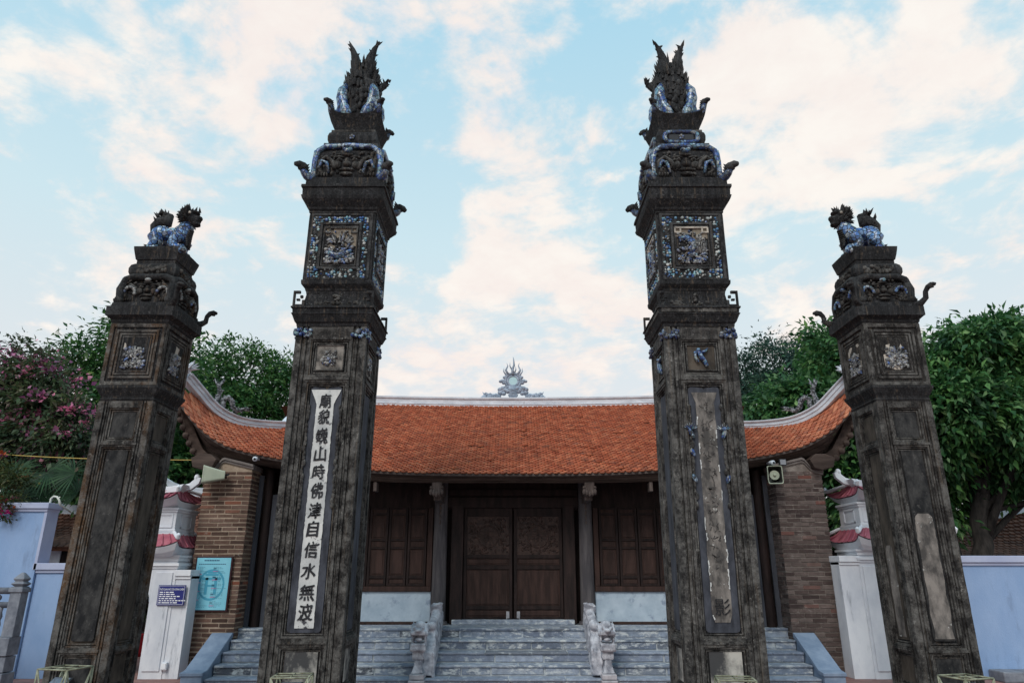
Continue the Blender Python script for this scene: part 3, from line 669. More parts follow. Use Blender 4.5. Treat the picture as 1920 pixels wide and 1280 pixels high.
# walls, floor, timber front
mb = MB(); mb.box(-5.0, 5.0, 13.1, 21, .02, FZ); mb.build('floor', M['step_wet'], T)
for s in (-1, 1):
    mb = MB(); mb.box(*sorted((s * 1.56, s * 4.0)), FY - .02, FY + .2, FZ + .05, 1.31); mb.build('low_wall', M['plinth_white'], T, bevel=.006)
    mb = MB(); mb.box(*sorted((s * 1.56, s * 4.0)), FY - .06, FY + .2, 1.31, 1.405); mb.box(*sorted((s * 1.56, s * 4.0)), FY - .05, FY + .2, FZ, FZ + .05)
    mb.box(*sorted((s * 1.56, s * 1.66)), FY - .03, FY + .12, 1.405, 2.86); mb.build('window_beam', M['wood_panel'], T, bevel=.008)
    # four-panel shutters
    for k in range(6):
        x0 = s * (1.68 + .379 * k); a, b = sorted((x0, x0 + s * .365)); fr = MB(); pn = MB(); y = FY
        fr.box(a, a + .045, y, y + .05, 1.41, 2.86); fr.box(b - .045, b, y, y + .05, 1.41, 2.86)
        rows = [(1.455, 1.545), (1.60, 2.085), (2.125, 2.235), (2.275, 2.72), (2.76, 2.83)]; z = 1.41
        for r0, r1 in rows:
            fr.box(a + .045, b - .045, y + .003, y + .048, z, r0)
            pn.box(a + .045, b - .045, y + .024, y + .04, r0, r1); pn.box(a + .075, b - .075, y + .012, y + .03, r0 + .03, r1 - .03) if r1 - r0 > .2 else None
            z = r1
        fr.box(a + .045, b - .045, y + .003, y + .048, z, 2.86)
        f = fr.build('shutter', M['wood'], T, bevel=.004); pn.build('shutter_panel', M['wood_panel'], f, bevel=.006)
    # columns
    for x in (1.41, 4.05):
        mb = MB(); mb.tube([(s * x, FY - .05, FZ), (s * x, FY - .05, 3.6)], [.14, .125], 20); mb.tube([(s * x, FY - .05, FZ - .02), (s * x, FY - .05, FZ + .06)], [.2, .17], 20)
        mb.build('column', M['post_grey'], T, smooth=False)
        # carved bracket beam running out to the eave
        mb = MB(); mb.box(s * x - .09, s * x + .09, 12.98, 14.0, 3.03, 3.24); mb.box(s * x - .07, s * x + .07, 13.2, 14.0, 2.93, 3.035)
        for q in range(5): mb.ell((s * x - .1 + .05 * q, 12.98, 3.02 + .02 * abs(q - 2)), (.035, .05, .06))
        for q in range(5): mb.ell((s * x, 13.85 - .0 * q, 2.93 - .09 * q), (.035 - .003 * q, .05, .055))
        mb.ell((s * x - .1, 12.99, 3.14), (.03, .04, .03)); mb.ell((s * x + .1, 12.99, 3.14), (.03, .04, .03))
        mb.build('bracket', M['wood_pale'], T, bevel=.008)
    mb = MB(); mb.tube([(s * 4.63, 13.36, FZ), (s * 4.63, 13.36, 3.5)], [.085, .08], 18); mb.build('column', M['wood'], T)
    mb = MB()
    for a, b, yy in ((4.28, 4.54, 13.36), (4.72, 4.81, 13.30)): mb.box(*sorted((s * a, s * b)), yy, yy + .04, FZ, 3.05 if yy > 13.32 else 3.4)
    mb.build('board_screen', M['board_blue'], T, bevel=.004)
    mb = MB()
    for k in range(3): mb.box(*sorted((s * 4.22, s * 4.26)), 13.42 + .21 * k, 13.62 + .21 * k, FZ, 3.3)
    mb.build('board_screen', M['wood'], T, bevel=.004)
    for x in (2.55,):
        MB().box(s * x - .03, s * x + .03, 13.0, 13.2, 3.08, 3.24).build('rafter_end', M['wood_pale'], T)
mb = MB(); mb.box(-5, 5, FY + .3, FY + .34, FZ, 3.85)
for s in (-1, 1): mb.box(*sorted((s * 4.7, s * 5.55)), 13.5, 20.8, 3.38, 3.75)
mb.build('inner_wall', M['wood'], T)
# doorway
fr = MB()
for s in (-1, 1): fr.box(*sorted((s * .965, s * 1.20)), FY - .04, FY + .14, FZ, 2.92)
fr.box(-1.28, 1.28, FY - .035, FY + .14, 2.86, 3.06); fr.box(-1.28, 1.28, FY - .0, FY + .12, 3.09, 3.22)
fr.build('door_frame', M['wood'], T, bevel=.01)
MB().box(-1.15, 1.15, FY - .12, FY + .12, FZ, FZ + .09).build('threshold', M['step_wet'], T, bevel=.015, jitter=.006)
for s in (-1, 1):
    a, b = sorted((s * .015, s * .955)); y = FY + .02; fr = MB(); pn = MB(); cv = MB()
    fr.box(a, a + .06, y, y + .06, .83, 2.86); fr.box(b - .06, b, y, y + .06, .83, 2.86); z = .83
    for r0, r1 in ((.86, .99), (1.06, 1.71), (1.79, 1.91), (1.98, 2.70)):
        fr.box(a + .06, b - .06, y + .004, y + .056, z, r0)
        if r0 < 1.9: pn.box(a + .06, b - .06, y + .024, y + .045, r0, r1); pn.box(a + .09, b - .09, y + .014, y + .03, r0 + .025, r1 - .025)
        else:
            cv.box(a + .06, b - .06, y + .03, y + .045, r0, r1); cx, cz = (a + b) / 2, (r0 + r1) / 2 - .02
            cv.tube([(cx + .2 * math.cos(2 * math.pi * i / 28), y + .026, cz + .2 * math.sin(2 * math.pi * i / 28)) for i in range(29)], .016, 6)
            for dz, hw in ((.12, .15), (.07, .18), (.02, .19), (-.03, .19), (-.08, .07)):
                cv.box(cx - hw, cx + hw, y + .012, y + .03, cz + dz - .012, cz + dz + .012)
            for dx in (-.07, 0, .07): cv.box(cx + dx - .012, cx + dx + .012, y + .012, y + .03, cz - .16, cz + (.12 if dx == 0 else -.02))
            for k in range(170):
                x, zz = rnd(a + .09, b - .09), rnd(r0 + .03, r1 - .03)
                if math.hypot(x - cx, zz - cz) > .23: cv.ell((x, y + .028, zz), (rnd(.012, .045), .022, rnd(.010, .022)), 6, 4, Matrix.Rotation(rnd(0, 3), 3, 'Y'))
        z = r1
    fr.box(a + .06, b - .06, y + .004, y + .056, z, 2.86)
    d = fr.build('door_leaf', M['wood'], T, bevel=.005); pn.build('door_panel', M['wood_panel'], d, bevel=.008); cv.build('carved_panel', M['wood_carved'], d)
    MB().box(*sorted((s * .07, s * .13)), y - .02, y + .01, .84, .96).box(*sorted((s * .11, s * .125)), y - .03, y - .019, .80, .93).build('door_bolt', M['metal'], d)

# brick end walls, laid brick by brick
def brick_end(s, mat, mort):
    X0, X1, Y0 = 4.81, 5.68, 12.9
    core = MB(); core.box(*sorted((s * (X0 + .006), s * (X1 - .006))), Y0 + .006, 21, -.05, 3.42)
    pk = [(X0 + .01, 3.42), (X1 - .01, 3.42), (X1 - .10, 3.46), (X1 - .22, 3.52), (X1 - .32, 3.62), (X0 + .01, 3.50)]
    core.prism([(s * x, z) for x, z in pk], Y0 + .006, Y0 + .5)
    w = core.build('brick_wall', mort, T)
    rng = random.Random(5 + s); br = MB(); ch = .0765
    for c in range(45):
        z0 = c * ch; z1 = z0 + ch - (.026 if s < 0 else .018) + rng.uniform(-.004, .004)
        for face in ('front', 'in', 'out'):
            if face == 'out' and c > 60: continue
            a0, a1 = (X0, X1) if face == 'front' else (Y0, Y0 + (.42 if face == 'in' else 1.1)); p = a0 - (rng.uniform(.02, .05) if face == 'front' and c % 2 else 0) * 0
            first = True
            while p < a1 - .03:
                ln = rng.uniform(.23, .30) if not (first and c % 2) else rng.uniform(.10, .16); first = False
                q = min(p + ln, a1)
                if a1 - q < .07: q = a1
                o = rng.uniform(.000, .012) + (.0 if s > 0 else -.003)
                if face == 'front': br.box(*sorted((s * p, s * q)), Y0 - o, Y0 + .09, z0, z1)
                elif face == 'in': br.box(*sorted((s * (X0 - o), s * (X0 + .06))), p + .002, q, z0 + .001, z1 - .001)
                else: br.box(*sorted((s * (X1 + o), s * (X1 - .06))), p + .002, q, z0 + .001, z1 - .001)
                p = q + (.018 if s < 0 else .012)
    br.build('bricks', mat, w, jitter=.0035, cut=.2)
    cp = MB(); up = [(X1 + .03, 3.445), (X1 - .10, 3.475), (X1 - .20, 3.53), (X1 - .30, 3.655), (X1 - .345, 3.675), (X0 - .02, 3.545)]
    for dz, yy in ((0, .05), (-.045, .025)):
        poly = [(s * x, z + dz) for x, z in up] + [(s * x, z + dz - .045) for x, z in up[::-1]]
        cp.prism(poly, Y0 - yy, Y0 + .5 - yy * .1)
    cp.build('wall_cap', M['cap'], w, bevel=.006)
brick_end(-1, M['brick'], M['mortar']); brick_end(1, M['brick_worn'], M['mortar_grey'])

# ================================================================== stone stairs
ST = thing('stone_staircase', (0, 12.4, 0), 'wide blue grey stone staircase with five steps rising to the temple doors', 'stairs')
rng = random.Random(11)
for k in range(5):
    y0, z1 = 13.1 - .3 * k, FZ - .16 * k; z0 = max(z1 - .16, 0.0) if k < 4 else 0.0; hw = 4.80 - (0 if k else 0)
    mb = MB(); mo = MB(); mo.box(-hw, hw, y0 + .012, y0 + .34, max(z0 - .02, 0), z1 - .006)
    x = -hw
    while x < hw - .02:
        ln = rng.uniform(.42, 1.05); q = min(x + ln, hw)
        if hw - q < .3: q = hw
        o = rng.uniform(0, .008)
        mb.box(x, q, y0 - o, y0 + .10, z0 + .012 + rng.uniform(0, .008), z1 - .042); x = q + rng.uniform(.012, .035)
    x = -hw - .0
    while x < hw - .02:
        ln = rng.uniform(.8, 1.5); q = min(x + ln, hw)
        if hw - q < .4: q = hw
        mb.box(x, q, y0 - .022 - rng.uniform(0, .008), y0 + .32, z1 - .036, z1 - rng.uniform(0, .004)); x = q + .008
    st = mb.build('step', M['step_wet'] if k in (0, 1, 3) else M['step'], ST, bevel=.008, jitter=.005, cut=.25)
    mo.build('step_joint', M['step_mortar'], st)
for s in (-1, 1):
    mb = MB(); a, b = sorted((s * 4.82, s * 5.15))
    pr = [(11.82, 0), (11.82, .17), (11.98, .19), (12.86, .655), (12.895, .655), (12.895, 0)]
    n = len(pr); bi = len(mb.v); mb.v += [Vector((a, y, z)) for y, z in pr] + [Vector((b, y, z)) for y, z in pr]
    mb.f.append([bi + i for i in range(n)]); mb.f.append([bi + n + i for i in range(n)][::-1])
    for i in range(n): j = (i + 1) % n; mb.f.append([bi + i, bi + n + i, bi + n + j, bi + j])
    pr = [(11.80, .13), (11.80, .185), (11.975, .205), (12.85, .675), (12.893, .675), (12.893, .60), (12.0, .14)]
    a -= .015; b += .015; n = len(pr); bi = len(mb.v); mb.v += [Vector((a, y, z)) for y, z in pr] + [Vector((b, y, z)) for y, z in pr]
    mb.f.append([bi + i for i in range(n)]); mb.f.append([bi + n + i for i in range(n)][::-1])
    for i in range(n): j = (i + 1) % n; mb.f.append([bi + i, bi + n + i, bi + n + j, bi + j])
    mb.build('side_ramp', M['ramp'], ST, bevel=.01, jitter=.003, cut=.3)

def dragon_rail(s):
    t = thing('dragon_balustrade', (s * 1.5, 12.3, 0), 'pale carved stone dragon balustrade on the stairs %s' % ('left of the double door' if s < 0 else 'right of the double door'), 'balustrade', 'dragon balustrades on the stairs')
    X = s * 1.47; rr = random.Random(20 + s)
    mb = MB(); pr = [(12.0, .12), (12.05, .45), (12.35, .80), (12.75, .92), (13.05, 1.06), (13.35, 1.02), (13.35, .70), (13.0, .55), (12.6, .3), (12.25, .1)]
    a, b = X - s * .13 - .07, X - s * .13 + .07; n = len(pr); bi = 0
    mb.v += [Vector((a, y, z)) for y, z in pr] + [Vector((b, y, z)) for y, z in pr]
    mb.f.append([i for i in range(n)]); mb.f.append([n + i for i in range(n)][::-1])
    for i in range(n): j = (i + 1) % n; mb.f.append([i, n + i, n + j, j])
    for k in range(90):   # swirling mane carved on the slab
        f = rr.random(); y = 12.05 + 1.25 * f; z = .35 + .62 * f ** .7 + rr.uniform(-.32, .08) * (1 - .3 * f)
        for xx in (a - .005, b + .005): mb.ell((xx, y, z), (.03, rr.uniform(.03, .08), rr.uniform(.05, .11)), 6, 5, Matrix.Rotation(rr.uniform(-.5, .5), 3, 'X'))
    for k in range(9): mb.ell((X - s * .13, 12.3 + .12 * k, .82 + .03 * k), (.085, .06, .07))
    for k in range(4): mb.tube([(X - s * (.05 + .05 * k), 13.0, 1.0), (X - s * (.06 + .05 * k), 12.9, 1.1 + .02 * k), (X - s * (.08 + .05 * k), 13.0, 1.14)], [.04, .035, .02], 6)
    mb.blob('dragon_body', M['dragon_stone'], t, .014, 1, .004)
    mb = MB(); c = Vector((X + s * .02, 11.98, .70))
    mb.ell(c + Vector((0, .05, .04)), (.13, .16, .12)); mb.box(c.x - .11, c.x + .11, 11.80, 12.0, .72, .78); mb.box(c.x - .115, c.x + .115, 11.80, 12.02, .55, .60)
    for q in (-1, 1):
        mb.ell((c.x + q * .06, 11.84, .82), (.035, .04, .035)); mb.ell((c.x + q * .1, 11.95, .66), (.025, .1, .07)); mb.cone((c.x + q * .09, 12.0, .82), (c.x + q * .13, 12.12, .93), .03)
        for k in range(3): mb.ell((c.x + q * .11, 11.9 + .06 * k, .74 + .05 * k), (.04, .05, .045))
    mb.ell((c.x, 11.79, .79), (.05, .05, .035)); mb.ell((c.x, 11.86, .655), (.065, .06, .03)); mb.ell((c.x, 12.02, .85), (.1, .12, .08))
    for k in range(6): mb.ell((c.x - .1 + .04 * k, 11.83, .52), (.03, .04, .045))
    mb.blob('dragon_head', M['dragon_stone'], t, .012, 1, .003)
    mb = MB(); mb.squares([(0.52, .085, .09), (.40, .095, .10), (.36, .08, .1)], c.x, 11.95); mb.squares([(.36, .055, .09), (.28, .06, .1), (.20, .085, .12), (.17, .10, .13)], c.x, 11.94)
    mb.build('dragon_chest', M['dragon_stone'], t, bevel=.015, jitter=.008, cut=.06)
    mb = MB(); mb.box(c.x - .115, c.x + .115, 11.76, 12.15, .09, .165); mb.box(c.x - .125, c.x + .125, 11.73, 12.2, 0, .082); mb.build('pedestal', M['dragon_step'], t, bevel=.012, jitter=.004)
dragon_rail(-1); dragon_rail(1)

# ================================================================== things fixed to the temple
def loudspeaker(loc, rz_, tilt, label):
    t = thing('loudspeaker', loc, label, 'loudspeaker', 'horn loudspeakers under the eaves')
    Rm = Matrix.Rotation(rz_, 3, 'Z') @ Matrix.Rotation(tilt, 3, 'X'); L = Vector(loc)
    def rect(w, h, y, r=.03):
        pts = []
        for cx, cz, a0 in ((w / 2 - r, -h / 2 + r, -90), (w / 2 - r, h / 2 - r, 0), (-w / 2 + r, h / 2 - r, 90), (-w / 2 + r, -h / 2 + r, 180)):
            for k in range(4): a = R(a0 + 30 * k); pts.append(L + Rm @ Vector((cx + r * math.cos(a), y, cz + r * math.sin(a))))
        return pts
    mb = MB(); mb.rings([rect(.13, .15, .24), rect(.17, .21, .10), rect(.25, .31, -.10)], cap=False); mb.f.append(list(range(12))[::-1])
    mb.rings([rect(.25, .31, -.10), rect(.265, .325, -.115), rect(.26, .32, -.125), rect(.235, .295, -.12)], cap=False)
    mb.build('horn', M['speaker'], t)
    mb = MB(); mb.rings([rect(.235, .295, -.118), rect(.14, .18, .08)], cap=False); mb.f.append([12 + i for i in range(12)]); mb.build('horn_throat', M['speaker_in'], t)
    mb = MB(); mb.tube([L + Rm @ Vector((0, -.06, 0)), L + Rm @ Vector((0, .0, 0)), L + Rm @ Vector((0, .09, 0))], [.085, .075, .05], 20); mb.ell(L + Rm @ Vector((0, -.065, 0)), (.028, .028, .028)); mb.build('driver_cone', M['speaker'], t, smooth=False)
    mb = MB(); mb.tube([L + Rm @ Vector((0, .2, 0)), L + Rm @ Vector((0, .3, .02)), L + Vector((0, .34, .02))], .02, 6); mb.build('mount_arm', M['black'], t)
loudspeaker(tuple(P(1451, 891, 12.66)), R(-8), 0, 'pale green horn loudspeaker facing the camera at the top of the right brick wall')
loudspeaker(tuple(P(395, 890, 12.66)), R(-72), 0, 'pale green horn loudspeaker turned sideways at the top of the left brick wall')
for px, py, lb in ((478, 860, 'small white dome camera under the left eave above brick wall'), (1449, 867, 'small white dome camera under the right eave beside the floodlight')):
    c = P(px, py, 12.78); t = thing('security_camera', tuple(c), lb, 'camera', 'dome cameras under the eaves')
    MB().ell(c, (.045, .045, .045), 12, 8).box(c.x - .03, c.x + .03, c.y, c.y + .25, c.z - .0, c.z + .04).build('camera_body', M['white'], t, smooth=True)
    MB().ell(c + Vector((.005, -.03, -.005)), (.024, .024, .024), 10, 6).build('lens', M['black'], t, smooth=True)
c = P(1468, 866, 12.75); t = thing('floodlight', tuple(c), 'small black floodlight under the right eave above the loudspeaker', 'floodlight')
MB().box(c.x - .065, c.x + .065, c.y, c.y + .05, c.z - .06, c.z + .06).box(c.x - .01, c.x + .01, c.y + .05, c.y + .26, c.z - .02, c.z + .05).build('lamp_housing', M['black'], t, bevel=.01)
MB().box(c.x - .05, c.x + .05, c.y - .006, c.y - .001, c.z - .045, c.z + .045).build('lamp_glass', M['metal'], t)

# notice boards
c0, c1 = P(372, 1044, 12.86), P(440, 1044, 12.86); zt, zb_ = ZL(1042, 12.86), ZL(1146, 12.86); xa, xb = c0.x - .03, c1.x - .02
t = thing('notice_board', ((xa + xb) / 2, 12.86, zb_), 'light cyan printed notice board in dark red frame on the left brick wall', 'notice board')
MB().box(xa, xb, 12.845, 12.885, zb_, zt).build('board_frame', M['board_frame'], t, bevel=.005)
e = .028; sheet = MB().box(xa + e, xb - e, 12.839, 12.846, zb_ + e, zt - e)
mb = MB(); cx, cz = (xa + xb) / 2, (zb_ + zt) / 2 - .02; y = 12.8375
def flat(mb, x0, x1, z0, z1, y): mb.add([(x0, y, z0), (x1, y, z0), (x1, y, z1), (x0, y, z1)], [(0, 1, 2, 3)])
n = 40
for i in range(n):
    a0, a1 = 2 * math.pi * i / n, 2 * math.pi * (i + 1) / n
    mb.add([(cx + r * math.cos(a), y, cz + r * 1.12 * math.sin(a)) for r, a in ((.20, a0), (.232, a0), (.232, a1), (.20, a1))], [(0, 1, 2, 3)])
for x0, x1, z0, z1 in ((-.11, -.06, -.16, .12), (.05, .10, -.16, .12), (-.17, .16, .08, .12), (-.12, .11, .15, .185), (-.08, .07, .19, .22), (-.06, .06, -.03, 0)):
    flat(mb, cx + x0, cx + x1, cz + z0, cz + z1, y - .0005)
emb = mb
bars = {'board_teal': MB(), 'board_navy': MB(), 'board_pink': MB()}; rr = random.Random(4)
for col in (0, 1):
    x0 = xa + .055 + col * (xb - xa - .09) * .5
    z = zt - .185
    k = 0
    while z > zb_ + .07:
        kk = k + 2 * col
        if kk % 6 == 3: flat(bars['board_navy'], x0, x0 + .05, z - .007, z + .007, y - .002)
        elif kk % 6 == 5: flat(bars['board_pink'], x0 - .005, x0 + .085, z - .006, z + .006, y - .002)
        for q in range(rr.randint(3, 6)):
            a = x0 + .055 + q * .033 if k % 6 == 3 else x0 + q * .036
            if a + .028 < x0 + (xb - xa) * .42 and k % 6 != 5: flat(bars['board_teal'], a, a + rr.uniform(.018, .032), z - .0035, z + .0035, y - .002)
        z -= .0235; k += 1
for q in range(15): flat(bars['board_navy'], xa + .07 + q * .032, xa + .07 + q * .032 + .024, zt - .14, zt - .129, y - .002)
for q in range(9): flat(bars['board_navy'], xa + .16 + q * .03, xa + .16 + q * .03 + .02, zt - .083, zt - .062, y - .002)
mats = [M['board_cyan'], M['board_cyan2']] + [M[k_] for k_ in bars]; ids = []; al = MB()
for n_, mb in enumerate([sheet, emb] + list(bars.values())): al.add(mb.v, mb.f); ids += [n_] * len(mb.f)
o = al.build('printed_sheet', mats, t, fix=False); o.data.polygons.foreach_set('material_index', ids)
# ================================================================== white side gates
def side_gate(s, cx, dz, label):
    t = thing('side_gate', (s * cx, 12.9, 0), label, 'gate', 'white side gates beside the temple')
    Y = 12.5; m = M['white_dirty']
    mb = MB()
    o = .37
    for q in (-1, 1):
        a, b = sorted((s * cx + q * o, s * cx + q * .76)); mb.box(a, b, Y, Y + .75, 0, 1.76 + dz)
        mb.box(a + .05, b - .05, Y - .02, Y + .01, .12, 1.66 + dz)
    n = 14; arc = [(s * cx + o * math.cos(math.pi * i / n), 1.16 + o * math.sin(math.pi * i / n)) for i in range(n + 1)]
    mb.prism([(s * cx - o, 1.76 + dz), (s * cx + o, 1.76 + dz)] + arc, Y + .002, Y + .75)
    mb.build('arch_wall', m, t, bevel=.008)
    mb = MB()
    for z0, z1, g_ in ((1.72, 1.76, .02), (1.76, 1.81, .045), (1.84, 1.90, .015), (1.90, 1.94, .04)): mb.box(s * cx - .76 - g_, s * cx + .76 + g_, Y - g_, Y + .75 + g_, z0 + dz, z1 + dz)
    mb.box(s * cx - .75, s * cx + .75, Y + .01, Y + .74, 1.81 + dz, 1.84 + dz)
    mb.build('cornice', M['white'], t, bevel=.006)
    def tier(z0, z1, ow, iw, up, nm):
        """flared roof tier: outer half widths ow, inner iw, corners lifted by up"""
        cy = Y + .375; rf = MB(); un = MB(); ri = MB()
        def edge(k, u):   # point on the eave of side k, u in -1..1
            lift = up * abs(u) ** 5; hx, hy = ow[0] + .05 * abs(u) ** 5, ow[1] + .05 * abs(u) ** 5
            q = [(u * hx, -hy), (hx, u * hy), (-u * hx, hy), (-hx, -u * hy)][k]; return Vector((s * cx + q[0], cy + q[1], z0 + lift))
        def inner(k, u):
            q = [(u * iw[0], -iw[1]), (iw[0], u * iw[1]), (-u * iw[0], iw[1]), (-iw[0], -u * iw[1])][k]; return Vector((s * cx + q[0], cy + q[1], z1))
        for k in range(4):
            rf.grid(lambda u, v: edge(k, 2 * u - 1).lerp(inner(k, 2 * u - 1), v) - Vector((0, 0, .14 * math.sin(math.pi * v) * (z1 - z0))), 20, 4)
            un.grid(lambda u, v: (edge(k, 2 * u - 1) - Vector((0, 0, .02))).lerp(Vector((inner(k, 2 * u - 1).x, inner(k, 2 * u - 1).y, z0 - .17)), v) - Vector((0, 0, .05 * math.sin(math.pi * v))), 20, 3)
            nr = 11 if k % 2 == 0 else 6
            for i in range(nr):
                u = -0.88 + 1.76 * i / (nr - 1)
                ri.tube([edge(k, u) + Vector((0, 0, .012)), edge(k, u).lerp(inner(k, u), .5) + Vector((0, 0, .012 - .1 * (z1 - z0))), inner(k, u)], .016, 5)
            e = edge(k, 1); i_ = inner(k, 1); d = (e - i_).normalized(); d.z = 0
            un.tube([i_ + Vector((0, 0, .03)), e.lerp(i_, .5) + Vector((0, 0, .035)), e.lerp(i_, .15) + Vector((0, 0, .035)), e + Vector((0, 0, .05)), e + d * .02 + Vector((0, 0, .09)), e + Vector((0, 0, .12))], [.03, .032, .034, .036, .032, .02], 8)
        r_ = un.build('roof_tier', M['white'], t); b_ = MB(); b_.v = rf.v; b_.f = rf.f; b_.add(ri.v, ri.f); b_.build('tile_slope', M['pink_tile'], r_)
    tier(2.07 + dz, 2.29 + dz, (.78, .60), (.64, .42), .10, 'lower')
    mb = MB(); a, b = s * cx - .62, s * cx + .62; y0, y1 = Y + .0, Y + .78
    mb.box(a, b, y0, y1, 1.93 + dz, 2.74 + dz)
    for zz, g_ in ((2.28, .03), (2.33, .015), (2.66, .02), (2.70, .04)): mb.box(a - g_, b + g_, y0 - g_, y1 + g_, zz + dz, zz + .04 + dz)
    for q in (-1, 0, 1):  # framed blind windows
        x = s * cx + q * .40
        for w, h, d in ((.17, .17, .012),):
            mb.box(x - w, x - w + .035, y0 - d, y0, 2.40 + dz, 2.63 + dz); mb.box(x + w - .035, x + w, y0 - d, y0, 2.40 + dz, 2.63 + dz); mb.box(x - w, x + w, y0 - d - .002, y0, 2.395 + dz, 2.425 + dz); mb.box(x - w, x + w, y0 - d - .002, y0, 2.605 + dz, 2.635 + dz)
    for q in (-1, 1):
        x = s * cx + q * .62; xa_, xb_ = sorted((x, x + q * .015))
        for yy in (y0 + .18, y1 - .21): mb.box(xa_, xb_, yy, yy + .035, 2.39 + dz, 2.63 + dz)
        mb.box(xa_, xb_, y0 + .18, y1 - .18, 2.39 + dz, 2.425 + dz); mb.box(xa_, xb_, y0 + .18, y1 - .18, 2.605 + dz, 2.64 + dz)
    mb.build('upper_storey', M['white'], t, bevel=.005)
    tier(2.86 + dz, 3.06 + dz, (.66, .60), (.50, .12), .11, 'upper')
    mb = MB(); L = [Vector((s * cx + x, Y + .375, z + dz)) for x, z in ((-.72, 3.31), (-.71, 3.25), (-.62, 3.17), (-.42, 3.12), (0, 3.10), (.42, 3.12), (.62, 3.17), (.71, 3.25), (.72, 3.31))]
    sweep(mb, L, [(-.045, -.09), (.045, -.09), (.045, .03), (-.045, .03)])
    for q in (0, -1): mb.ell(L[q], (.055, .06, .06))
    for q in (-1, 1): mb.prism([(s * cx + q * .28, 3.0 + dz), (s * cx + q * .52, 3.02 + dz), (s * cx + q * .62, 3.16 + dz), (s * cx + q * .4, 3.12 + dz)], Y + .1, Y + .34)
    mb.build('ridge', M['white'], t, bevel=.008)
    return t
side_gate(-1, 6.52, 0, 'white side gate with pink tiled tiers and a blue sign on its post')
side_gate(1, 6.70, .10, 'white side gate with pink tiled tiers right of the temple, without a sign')
for s, x0, x1, zt, lb in ((-1, 5.50, 5.775, 1.70, 'short white capped wall joining the left side gate to the brick wall'), (1, 5.60, 5.955, 1.93, 'short white capped wall joining the right side gate to the brick wall')):
    a, b = sorted((s * x0, s * x1)); t = thing('connecting_wall', ((a + b) / 2, 12.6, 0), lb, 'wall')
    MB().box(a, b, 12.515, 12.85, 0, zt - .1).build('wall_body', M['white_dirty'], t, bevel=.006)
    MB().box(a, b, 12.47, 12.88, zt - .1, zt).box(a, b, 12.495, 12.86, zt - .15, zt - .1).build('wall_cap', M['white'], t, bevel=.006)
# blue opening-hours sign on the left gate post
x0, x1, z0, z1 = -6.00, -5.545, 1.135, 1.455
t = thing('opening_hours_sign', ((x0 + x1) / 2, 12.47, z0), 'small dark blue sign with white lettering on the left white gate post', 'sign')
MB().box(x0, x1, 12.455, 12.478, z0, z1).build('sign_plate', M['sign_blue'], t)
mb = MB(); y = 12.4535
for a, b, c, d in ((x0 + .012, x1 - .012, z0 + .012, z0 + .016), (x0 + .012, x1 - .012, z1 - .016, z1 - .012), (x0 + .012, x0 + .016, z0 + .012, z1 - .012), (x1 - .016, x1 - .012, z0 + .012, z1 - .012)): flat(mb, a, b, c, d, y)
mb.build('sign_border', M['sign_white'], t)
mb = MB(); vs, fs = text_geo('THỜI GIAN MỞ CỬA ĐÌNH CHÈM', .1, .008); xs = [v.x for v in vs]; k = .41 / (max(xs) - min(xs))
mb.add([((x0 + x1) / 2 + v.x * k, y, z1 - .082 + v.y * k * 1.55) for v in vs], fs)
rr = random.Random(8)
for i, row in enumerate(([.055, .018, .05, .07], [.06, .02, .065, .065], [.04, .05, .06, .03, .045, .05], [.025, .05, .05, .07, .028], [.04, .02, .035, .035, .03, .03, .045, .035, .025, .025], [.04, .13, .03, .07])):
    x = x0 + .03
    for w in row:
        flat(mb, x, x + w, z1 - .122 - i * .033, z1 - .106 - i * .033, y); x += w + .014
mb.build('sign_lettering', M['sign_white'], t)
c = P(308, 1248, 12.49); t = thing('switch_box', tuple(c), 'small white switch box low on the left gate post', 'switch box')
MB().box(c.x - .05, c.x + .05, c.y - .035, c.y + .02, c.z - .06, c.z + .06).build('box_body', M['white'], t, bevel=.01)
MB().box(c.x - .035, c.x + .035, c.y - .041, c.y - .034, c.z - .045, c.z + .045).build('box_cover', M['sign_white'], t, bevel=.003)

# ================================================================== boundary walls
def wall(name, x0, x1, z, y0, y1, label, capz=.11):
    t = thing(name, ((x0 + x1) / 2, (y0 + y1) / 2, 0), label, 'wall')
    MB().box(x0, x1, y0, y1, 0, z - capz).build('wall_body', M['blue_wall'], t, bevel=.005)
    MB().box(x0 - .05, x1 + .05, y0 - .06, y1 + .06, z - capz, z).box(x0 - .025, x1 + .025, y0 - .03, y1 + .03, z - capz - .05, z - capz).build('wall_cap', M['blue_trim'], t, bevel=.008)
    return t
tw = wall('boundary_wall', -16, -8.19, 2.82, 12.5, 12.8, 'tall lavender blue wall with pale cap at the far left', .10)
MB().box(-8.22, -8.17, 12.49, 12.81, 1.7, 2.68).build('wall_end', M['blue_trim'], tw, bevel=.004)
wall('boundary_wall', -8.185, -7.56, 1.81, 12.55, 12.8, 'low stepped-down lavender blue wall beside the left black pillar')
wall('boundary_wall', 7.62, 22, 1.93, 12.5, 12.75, 'long lavender blue wall right of the rightmost pillar')
c = P(1905, 1268, 12.2); t = thing('stone_block', (c.x + .2, 12.3, 0), 'small grey stone block at the foot of the right blue wall', 'block')
MB().box(c.x - .25, c.x + .8, 12.1, 12.49, 0, .16).build('block_body', M['rail_stone'], t, bevel=.02, jitter=.01)

